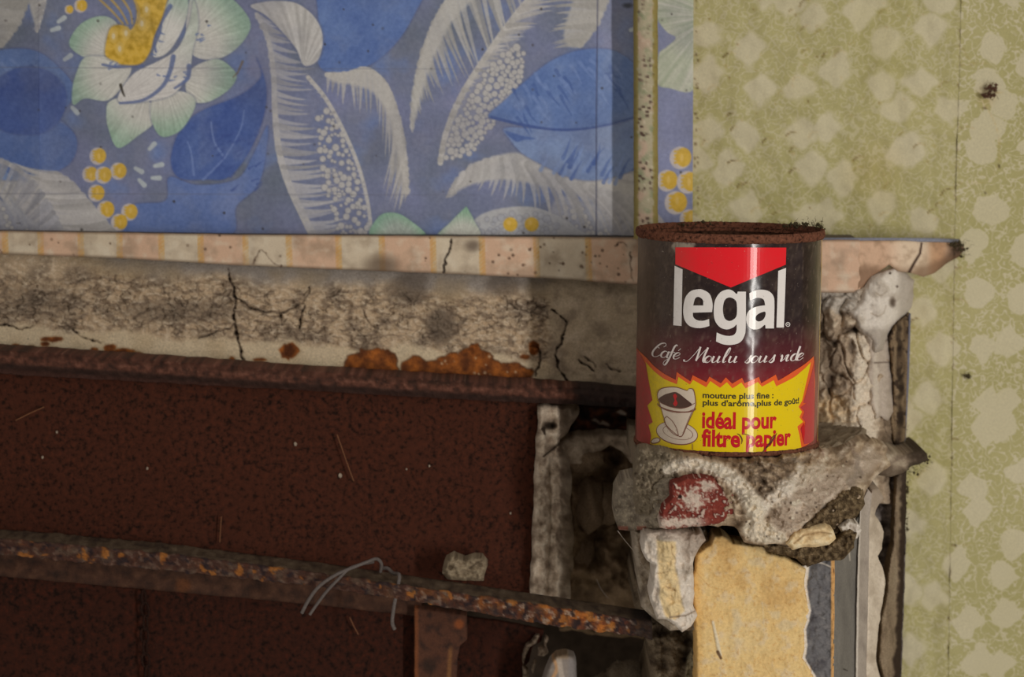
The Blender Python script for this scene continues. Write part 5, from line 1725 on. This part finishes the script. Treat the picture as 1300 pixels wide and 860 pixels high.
def lathe(name, prof, mat, rnd=0.0, seed=0, parent=None):
    na = 220; prof = np.array(prof)
    th = np.linspace(0, 2 * np.pi, na, endpoint=False)
    n = len(prof)
    A, J = np.meshgrid(th, np.arange(n))
    k = rnd * fbm(A * 200, J * 9.0, 14, 4, seed) * np.ones_like(A)
    rr = prof[:, 0][:, None] + k; zz = prof[:, 1][:, None] + .6 * rnd * fbm(A * 200 + 500, J * 9.0, 11, 3, seed + 1)
    v = np.stack([np.sin(A) * rr, -np.cos(A) * rr, zz], -1)
    idx = np.arange(n * na).reshape(n, na)
    f = np.stack([idx[:-1], np.roll(idx, -1, 1)[:-1], np.roll(idx, -1, 1)[1:], idx[1:]], -1).reshape(-1, 4)
    return local_obj(name, v.reshape(-1, 3), f, mat, None, parent)


can_body()
a_ = np.linspace(-math.pi * .5, math.pi * .95, 12)
lathe('rim', [(R - .0002, H - .0052)] + [(R + .0003 + .0011 * max(0, math.cos(x)) - .0014 * max(0, -math.cos(x)), H - .0024 + .0024 * math.sin(x)) for x in a_] + [(R - .0022, H - .005)], M_RIM, .0005, 3)
lathe('inside', [(R - .0016, H - .003), (R - .0012, H - .02), (R - .0012, .004), (R * .6, .0035), (.0005, .0035)], M_INSIDE, .0002, 5)
lathe('bottom_bead', [(R * .2, .0004), (R - .001, .0002), (R + .0006, .0004), (R + .0009, .0014), (R + .0006, .0028), (R - .0001, .0032)], M_RIM, .0003, 7)


# ---- flat print bent round the wall
def bend(bm, layer, step=0.035):
    """bm in (angle, height): cut in narrow columns, then wrap"""
    xs = [v.co.x for v in bm.verts]
    if not xs:
        return
    x = math.ceil(min(xs) / step) * step
    while x < max(xs):
        bmesh.ops.bisect_plane(bm, geom=bm.verts[:] + bm.edges[:] + bm.faces[:], plane_co=(x, 0, 0), plane_no=(1, 0, 0), dist=1e-7)
        x += step
    r = R + .00016 + layer * .00007
    for v in bm.verts:
        t, h = v.co.x, v.co.y
        v.co = (math.sin(t) * r, -math.cos(t) * r, h)
    bmesh.ops.recalc_face_normals(bm, faces=bm.faces[:])
    for f in bm.faces:
        c = f.calc_center_median()
        if f.normal.x * c.x + f.normal.y * c.y < 0:
            f.normal_flip()


def emit(name, bm, mat, layer, parent=None):
    bend(bm, layer)
    me = bpy.data.meshes.new(name)
    bm.to_mesh(me); bm.free()
    me.materials.append(mat)
    o = bpy.data.objects.new(name, me)
    link(o); o.parent = parent or can
    return o


def curve_bm(loops):
    """filled outline (with holes) from loops of (angle, height)"""
    cu = bpy.data.curves.new('outline', 'CURVE'); cu.dimensions = '2D'; cu.fill_mode = 'BOTH'
    S = 1000.0
    for lp in loops:
        s = cu.splines.new('POLY'); s.points.add(len(lp) - 1); s.use_cyclic_u = True
        for p, q in zip(s.points, lp):
            p.co = (q[0] * S * R, q[1] * S, 0, 1)
    o = bpy.data.objects.new('outline', cu); COL.objects.link(o)
    dg = bpy.context.evaluated_depsgraph_get()
    me = bpy.data.meshes.new_from_object(o.evaluated_get(dg))
    bm = bmesh.new(); bm.from_mesh(me)
    for v in bm.verts:
        v.co = (v.co.x / S / R, v.co.y / S, 0)
    bpy.data.objects.remove(o); bpy.data.curves.remove(cu); bpy.data.meshes.remove(me)
    return bm


def trace(pts, z=None, sm=0, closed=True):
    """zoomed-crop coordinates -> (angle, height)"""
    p = np.array(pts, float)
    if sm:
        p = spline(p, sm, closed)
    if z:
        p = np.array(z[:2]) + p * z[2]
    t, h = on_can(p[:, 0], p[:, 1])
    return list(zip(t.tolist(), h.tolist()))


def dense(pts, n=6):
    p = np.array(pts, float); out = []
    for a, b in zip(p, np.roll(p, -1, 0)):
        for k in range(n):
            out.append(a + (b - a) * k / n)
    return np.array(out)


Z7 = (820, 280, 230 / 1099.0); Z6 = (820, 430, 220 / 1182.0)
emit('red_wedge', curve_bm([trace(dense([(180, 163), (850, 165), (847, 268), (515, 407), (180, 266)]), Z7)]), L_RED, 1)
logo = thing_logo = None
G = {
    'l': [[(176, 275), (224, 297), (218, 640), (168, 636)]],
    'e': [[(402, 556), (402, 556), (405, 505), (388, 448), (348, 421), (315, 418), (272, 430), (240, 470), (228, 540), (236, 602), (266, 640), (312, 653), (352, 650), (386, 640), (386, 640), (384, 598), (384, 598), (345, 609), (310, 604), (289, 586), (286, 560), (286, 560)],
          [(288, 516), (288, 516), (349, 516), (349, 516), (346, 482), (321, 464), (300, 474)]],
    'g': [[(606, 432), (606, 432), (556, 432), (556, 432), (550, 446), (522, 424), (490, 420), (450, 438), (420, 485), (412, 550), (420, 608), (450, 648), (490, 661), (528, 650), (550, 630), (550, 630), (549, 668), (536, 692), (508, 701), (470, 696), (430, 680), (430, 680), (426, 734), (426, 734), (470, 752), (520, 755), (570, 740), (597, 700), (605, 640)],
          [(550, 500), (550, 576), (526, 604), (500, 609), (476, 590), (467, 540), (476, 488), (500, 468), (530, 474)]],
    'a': [[(626, 442), (626, 442), (660, 425), (702, 420), (745, 430), (772, 460), (778, 510), (775, 655), (775, 655), (724, 655), (724, 655), (720, 634), (690, 656), (652, 661), (620, 642), (607, 600), (618, 556), (650, 530), (690, 519), (722, 515), (722, 515), (714, 482), (690, 470), (660, 472), (630, 488), (630, 488)],
          [(722, 554), (690, 562), (667, 580), (665, 602), (682, 613), (706, 605), (722, 582)]],
    'l2': [[(801, 306), (848, 288), (835, 650), (790, 650)]],
}
for k, loops in G.items():
    bm = curve_bm([trace(dense(lp, 5) if k in ('l', 'l2') else lp, Z7, 0 if k in ('l', 'l2') else 6) for lp in loops])
    emit('logo_letter', bm, L_WHITE, 2)
ci = lambda cx, cy, r, n=20: [(cx + r * math.cos(2 * math.pi * i / n), cy + r * math.sin(2 * math.pi * i / n)) for i in range(n)]
emit('registered_mark', curve_bm([trace(ci(859, 631, 14), Z7), trace(ci(859, 631, 10), Z7), trace(ci(859, 631, 4), Z7)]), L_WHITE, 2)

# starburst
top_o = [(-26, 100), (8, 132), (60, 190), (125, 240), (205, 282), (212, 228), (305, 292), (320, 250), (414, 298), (434, 260), (512, 306), (545, 265), (588, 308), (655, 268), (672, 304), (770, 262), (785, 305), (884, 246), (900, 288), (1010, 220), (1142, 120)]
top_y = [(2, 160), (58, 222), (125, 275), (213, 312), (224, 262), (302, 314), (323, 282), (412, 332), (440, 290), (506, 336), (552, 298), (590, 340), (650, 300), (680, 340), (762, 296), (790, 328), (870, 284), (886, 326), (1010, 262), (1122, 160)]
bot = [(1135, 700), (1040, 752), (900, 782), (700, 795), (500, 788), (300, 770), (120, 742), (-20, 700), (-60, 670)]
emit('burst_outline', curve_bm([trace([(-60, 60)] + top_o + [(1152, 300), (1146, 500), (1142, 690)] + bot[0:], Z6)]), L_ORANGE, 1)
left_red = [(-60, 60), (-26, 120), (2, 175), (25, 300), (48, 420), (14, 458), (50, 570), (22, 590), (40, 665), (30, 722), (-60, 690)]
emit('side_red', curve_bm([trace(left_red, Z6)]), L_SIDE, 3)
right_red = [(1146, 140), (1138, 190), (1100, 330), (1070, 440), (1090, 440), (1050, 470), (1078, 500), (1062, 540), (1084, 570), (1080, 600), (1050, 615), (1062, 660), (1076, 722), (1120, 712), (1141, 690), (1146, 500)]
emit('side_red', curve_bm([trace(right_red, Z6)]), L_SIDE, 3)
yel_r = [(1090, 300), (1062, 425), (1038, 466), (1062, 500), (1044, 536), (1068, 568), (1030, 600), (1044, 660), (1058, 742)]
yel = top_y + yel_r + [(900, 782), (700, 795), (500, 788), (300, 770), (120, 742), (30, 718), (40, 665), (22, 590), (50, 570), (14, 458), (48, 420), (25, 300)]
emit('starburst', curve_bm([trace(yel, Z6)]), L_YELLOW, 2)
emit('dark_red_notch', curve_bm([trace([(1054, 608), (1076, 575), (1080, 640), (1072, 712), (1062, 668)], Z6)]), L_TRED, 4)

# cup of coffee with filter
def ell(cx, cy, rx, ry, rot=0, n=40, a0=0, a1=360):
    o = []
    for i in range(n):
        a = math.radians(a0 + (a1 - a0) * i / (n if a1 - a0 == 360 else n - 1)); x, y = rx * math.cos(a), ry * math.sin(a); r = math.radians(rot)
        o.append((cx + x * math.cos(r) - y * math.sin(r), cy + x * math.sin(r) + y * math.cos(r)))
    return o


def fill(name, pts, mat, layer, sm=0):
    return emit(name, curve_bm([trace(pts, Z6, sm)]), mat, layer)


cup_parts = [('saucer', ell(215, 645, 143, 80, 10), L_LINE, 3), ('saucer', ell(215, 643, 138, 74, 10), L_CUP, 4), ('saucer', ell(222, 640, 104, 48, 12), L_LINE, 5), ('saucer', ell(222, 640, 100, 45, 12), L_CUP, 6)]
for nm, p, m_, l_ in cup_parts:
    fill(nm, p, m_, l_)
fill('spoon', [(38, 700), (60, 680), (90, 676), (104, 690), (90, 710), (60, 718), (42, 716)], L_LINE, 4, 4)
fill('spoon', [(45, 700), (62, 685), (88, 681), (97, 691), (86, 705), (60, 711), (47, 709)], L_CUP, 5, 4)
cone = [(82, 385), (100, 345), (150, 330), (215, 330), (285, 352), (300, 340), (325, 342), (337, 370), (345, 430), (340, 470), (300, 560), (262, 650), (246, 670), (222, 664), (150, 600), (130, 550), (100, 450)]
fill('cup', cone, L_LINE, 7, 5)
fill('cup', [((x - 212) * .955 + 212, (y - 480) * .965 + 480) for x, y in cone], L_CUP, 8, 5)
fill('cup', ell(215, 460, 132, 42, 8, 30, 0, 180) + ell(215, 452, 130, 42, 8, 30, 180, 0), L_LINE, 9)
fill('coffee', [(94, 415), (130, 385), (165, 372), (205, 364), (235, 378), (270, 406), (318, 448), (295, 466), (250, 478), (200, 474), (140, 455)], L_BROWN, 9, 4)
fill('coffee_highlight', [(192, 390), (205, 376), (218, 392), (212, 415), (222, 440), (208, 462), (192, 445), (202, 420)], L_TRED, 10, 4)


def ribbon(name, strokes, mat, layer, z):
    """strokes: list of [(x,y,halfwidth)...] in crop coordinates"""
    bm = bmesh.new()
    for s in strokes:
        p = np.array(s, float); d = np.gradient(p[:, :2], axis=0); d /= np.maximum(np.hypot(*d.T), 1e-6)[:, None]
        n = np.stack([-d[:, 1], d[:, 0]], -1)
        A = p[:, :2] + n * p[:, 2:3]; B = p[:, :2] - n * p[:, 2:3]
        ta = trace(A, z); tb = trace(B, z)
        va = [bm.verts.new((t, h, 0)) for t, h in ta]; vb = [bm.verts.new((t, h, 0)) for t, h in tb]
        for i in range(len(va) - 1):
            bm.faces.new((va[i], va[i + 1], vb[i + 1], vb[i]))
    return emit(name, bm, mat, layer)


thin = lambda pts, w=1.8: [(x, y, w) for x, y in spline(pts, 8)]
ribbon('cup_lines', [thin([(150, 530), (130, 555), (150, 600), (190, 645), (225, 665)]), thin([(150, 530), (185, 560), (215, 610), (228, 660)]), thin([(318, 500), (285, 580), (256, 655)], 1.4), thin([(110, 470), (150, 490), (215, 505), (290, 498), (332, 480)], 1.6),
                     thin([(88, 420), (130, 448), (200, 470), (280, 470), (338, 440)], 1.8), thin([(322, 716), (324, 758)], 2)], L_LINE, 11, Z6)

# handwriting line
BL = lambda u: np.interp(u, [-10, 60, 205, 300, 420, 740, 900, 1050, 1100], [110, 122, 140, 152, 165, 165, 160, 147, 140])
O_ = [(26, 38), (14, 42), (3, 30), (1, 14), (8, 1), (20, 2), (29, 16), (30, 30), (24, 40)]
TAIL = lambda x: [(x + 4, 42), (x + 1, 14), (x + 5, 1), (x + 16, 8)]
GL = {
    'C': [[(44, 66), (52, 80), (44, 92), (24, 84), (6, 52), (0, 22), (8, 2), (24, 0), (40, 14)], [(26, 56), (16, 62), (14, 76), (26, 86)]],
    'a': [O_, TAIL(30)], 'o': [O_], 'd': [O_, [(28, 88), (27, 50), (27, 14), (31, 1), (40, 8)]],
    'f': [[(34, 82), (28, 90), (20, 74), (17, 30), (12, -20), (4, -46), (-6, -36), (0, -16), (20, 6)], [(6, 40), (32, 42)]],
    'e': [[(3, 16), (18, 22), (28, 34), (22, 42), (10, 38), (1, 20), (6, 2), (18, 1), (32, 14)]],
    'M': [[(-22, 4), (-20, -6), (-8, -6), (4, 12), (22, 56), (34, 96)], [(34, 96), (36, 50), (36, 4)], [(36, 4), (54, 56), (72, 96)], [(72, 96), (68, 40), (70, 10), (78, 0), (92, 12)]],
    'u': [[(2, 42), (0, 14), (6, 1), (18, 8), (28, 28)], TAIL(26)], 'l': [[(2, 14), (18, 50), (24, 84), (18, 92), (10, 64), (6, 18), (10, 1), (22, 10)]],
    's': [[(0, 4), (10, 20), (18, 44), (20, 44), (20, 30), (22, 10), (12, -2), (0, 4)]],
    'v': [[(0, 34), (6, 42), (10, 20), (10, 2), (24, 18), (28, 38), (36, 36)]], 'i': [TAIL(0), [(8, 60), (9, 64), (8, 67)]],
    'é': [[(3, 16), (18, 22), (28, 34), (22, 42), (10, 38), (1, 20), (6, 2), (18, 1), (32, 14)], [(14, 54), (22, 70)]],
}
strokes = []
for ch, x0 in (('C', 40), ('a', 100), ('f', 142), ('é', 184), ('M', 292), ('o', 396), ('u', 448), ('l', 514), ('u', 562), ('s', 672), ('o', 712), ('u', 766), ('s', 834), ('v', 904), ('i', 950), ('d', 980), ('e', 1022)):
    for st in GL[ch]:
        q = spline(st, 7)
        q = q * np.array((1.36 if st is not GL.get('C') else 1.1, 1.08))
        x = x0 + q[:, 0] + .34 * q[:, 1]
        y = BL(x) - q[:, 1]
        dx = np.gradient(x); dy = np.gradient(y); L = np.maximum(np.hypot(dx, dy), 1e-6)
        dn = np.clip((dy * .95 - dx * .3) / L, 0, 1)
        w = 1.9 + 4.6 * dn ** 1.2
        w = np.convolve(np.r_[w[0], w[0], w, w[-1], w[-1]], np.ones(5) / 5, 'valid')
        strokes.append(list(zip(x, y, w)))
ribbon('script_lettering', strokes, L_SCRIPT, 2, Z6)


def text(name, body, mat, layer, u0, u1, vbase, vtop, bold, z=Z6, ref=None):
    cu = bpy.data.curves.new('words', 'FONT'); cu.body = body; cu.size = 1; cu.offset = bold; cu.resolution_u = 4
    o = bpy.data.objects.new('words', cu); COL.objects.link(o)
    dg = bpy.context.evaluated_depsgraph_get()
    me = bpy.data.meshes.new_from_object(o.evaluated_get(dg))
    bm = bmesh.new(); bm.from_mesh(me)
    bpy.data.objects.remove(o); bpy.data.curves.remove(cu); bpy.data.meshes.remove(me)
    xs = [v.co.x for v in bm.verts]; ym = max(v.co.y for v in bm.verts) if ref is None else ref
    x0, x1 = min(xs), max(xs)
    um = (u0 + u1) / 2
    (ta, tb), _ = on_can(np.array([z[0] + u0 * z[2], z[0] + u1 * z[2]]), np.array([z[1] + vbase * z[2]] * 2))
    _, (hb, ht) = on_can(np.array([z[0] + um * z[2]] * 2), np.array([z[1] + vbase * z[2], z[1] + vtop * z[2]]))
    for v in bm.verts:
        v.co = (ta + (v.co.x - x0) / (x1 - x0) * (tb - ta), hb + v.co.y / ym * (ht - hb), 0)
    return emit(name, bm, mat, layer)


text('small_lettering', 'mouture plus fine :', L_BLACK, 3, 388, 868, 411, 370, .026)
text('small_lettering', "plus d'arôme,plus de goût!", L_BLACK, 3, 388, 1040, 461, 420, .026)
text('bold_lettering', 'idéal pour', L_TRED, 3, 383, 888, 614, 502, .034)
text('bold_lettering', 'filtre papier', L_TRED, 3, 380, 984, 738, 622, .034)
# rusty nicks across the last line
for pts, w_ in (([(620, 648), (640, 660), (655, 690), (650, 720)], 4), ([(655, 650), (690, 655), (706, 662)], 2), ([(890, 645), (862, 690), (830, 730), (780, 790)], 6), ([(870, 660), (846, 690), (840, 720)], 3)):
    q = spline(pts, 6); n_ = len(q)
    ribbon('rust_nick', [[(x, y, w_ * math.sin(math.pi * (i + .6) / (n_ + .2)) + .5) for i, (x, y) in enumerate(q)]], M_RIM, 6, Z6)


# ------------------------------------------------------------------ fluff, webs and specks
def hairs(name, centres, n, length, rad, mat, seed, Y, up=0.0, blobs=0):
    r = random.Random(seed); vs, fs = [], []
    for i in range(n):
        cx, cy, sx, sy = r.choice(centres)
        p = V(r.gauss(cx, sx), r.gauss(cy, sy), Y + r.uniform(-.004, .004))
        d = Vector((r.gauss(0, 1), r.gauss(0, .6), r.gauss(up, .8))).normalized(); pts = [p]
        L = length * r.uniform(.4, 1.3)
        for k in range(4):
            d = (d + Vector((r.gauss(0, .4), r.gauss(0, .4), r.gauss(0, .4)))).normalized(); pts.append(pts[-1] + d * L / 4)
        b = len(vs)
        for k, q in enumerate(pts):
            w = rad * (1 - k / 5)
            for a in (0, 2.1, 4.2):
                vs.append((q.x + w * math.cos(a), q.y, q.z + w * math.sin(a)) if abs(d.y) < .8 else (q.x + w * math.cos(a), q.y + w * math.sin(a), q.z))
        for k in range(4):
            for j in range(3):
                fs.append((b + k * 3 + j, b + k * 3 + (j + 1) % 3, b + k * 3 + 3 + (j + 1) % 3, b + k * 3 + 3 + j))
    for i in range(blobs):
        cx, cy, sx, sy = r.choice(centres)
        p = V(r.gauss(cx, sx * .8), r.gauss(cy, sy * .8), Y); q = r.uniform(.0004, .0013); b = len(vs)
        for dx, dy, dz in ((1, 0, 0), (-1, 0, 0), (0, 1, 0), (0, -1, 0), (0, 0, 1), (0, 0, -1)):
            vs.append((p.x + dx * q * r.uniform(.6, 1.4), p.y + dy * q, p.z + dz * q * r.uniform(.6, 1.4)))
        fs += [tuple(b + k for k in t) for t in ((0, 2, 4), (2, 1, 4), (1, 3, 4), (3, 0, 4), (2, 0, 5), (1, 2, 5), (3, 1, 5), (0, 3, 5))]
    o = mesh_obj(name, vs, fs, mat, None)
    o['kind'] = 'stuff'
    return o


M_FLUFF = mat_plain('dark_fluff', (58, 50, 32), .95)
M_TUFT = mat_plain('brown_tuft', (72, 48, 36), .95)
tag(hairs('dust_fluff', [(1020, 285, 10, 2.5), (1040, 288, 4, 3), (1005, 287, 8, 2)], 110, .0032, .00016, M_FLUFF, 3, -.045, .5, 30), 'dark dusty fluff caught on the right side of the can rim', 'fluff')
tag(hairs('cobweb_clump', [(1218, 311, 4, 4), (1222, 318, 4, 5), (1212, 312, 4, 3)], 80, .0034, .00014, M_FLUFF, 5, .088, 0, 26), 'dirty cobweb clump on the broken tip of the mantel shelf', 'cobweb')
tag(hairs('cobweb_clump', [(1172, 580, 6, 5), (1155, 598, 8, 5), (1160, 585, 8, 5)], 90, .0035, .00014, M_FLUFF, 7, .055, 0, 30), 'dirty cobweb clump around the dark stub at the pier edge', 'cobweb')
tag(hairs('dirt_tuft', [(1259, 114, 3.5, 5), (1256, 122, 5, 2.5)], 60, .0026, .0002, M_TUFT, 9, .094, 0, 40), 'brown dried tuft of dirt stuck on the green wallpaper', 'dirt tuft')
tag(hairs('dirt_tuft', [(1229, 478, 2.4, 2.4)], 16, .0026, .00014, M_FLUFF, 11, .096, 0, 12), 'tiny dark speck with crossed threads beside the green wallpaper seam', 'dirt tuft')
tag(hairs('dark_mould', [(1151, 620, 1.5, 8), (1151, 660, 1.2, 18), (1149, 540, 1.5, 16), (1150, 470, 1.2, 18)], 120, .0018, .00016, M_FLUFF, 13, .074, 0, 30), 'dark fuzzy dirt along the pier edge against the green wallpaper', 'dirt')
tag(hairs('rim_dust', [(870, 285, 8, 1), (845, 288, 10, 1), (900, 284, 12, 1)], 40, .002, .0002, M_FLUFF, 15, -.01, .6, 10), 'sparse dust grains on the left back of the can rim', 'dust')
tag(tube('cobweb_thread', wire([(784, 674), (793, 686), (806, 702), (818, 722), (828, 736)], [-.085, -.085, -.08, -.078, -.078]), .00016, M_WEB, None, 5), 'fine cobweb thread hanging from the grey stone of the pier', 'cobweb')
tag(tube('cobweb_thread', wire([(757, 735), (763, 748), (772, 760)], [.05, .05, .05]), .00016, M_WEB, None, 5), 'fine cobweb thread in the dark opening above the bar end', 'cobweb')
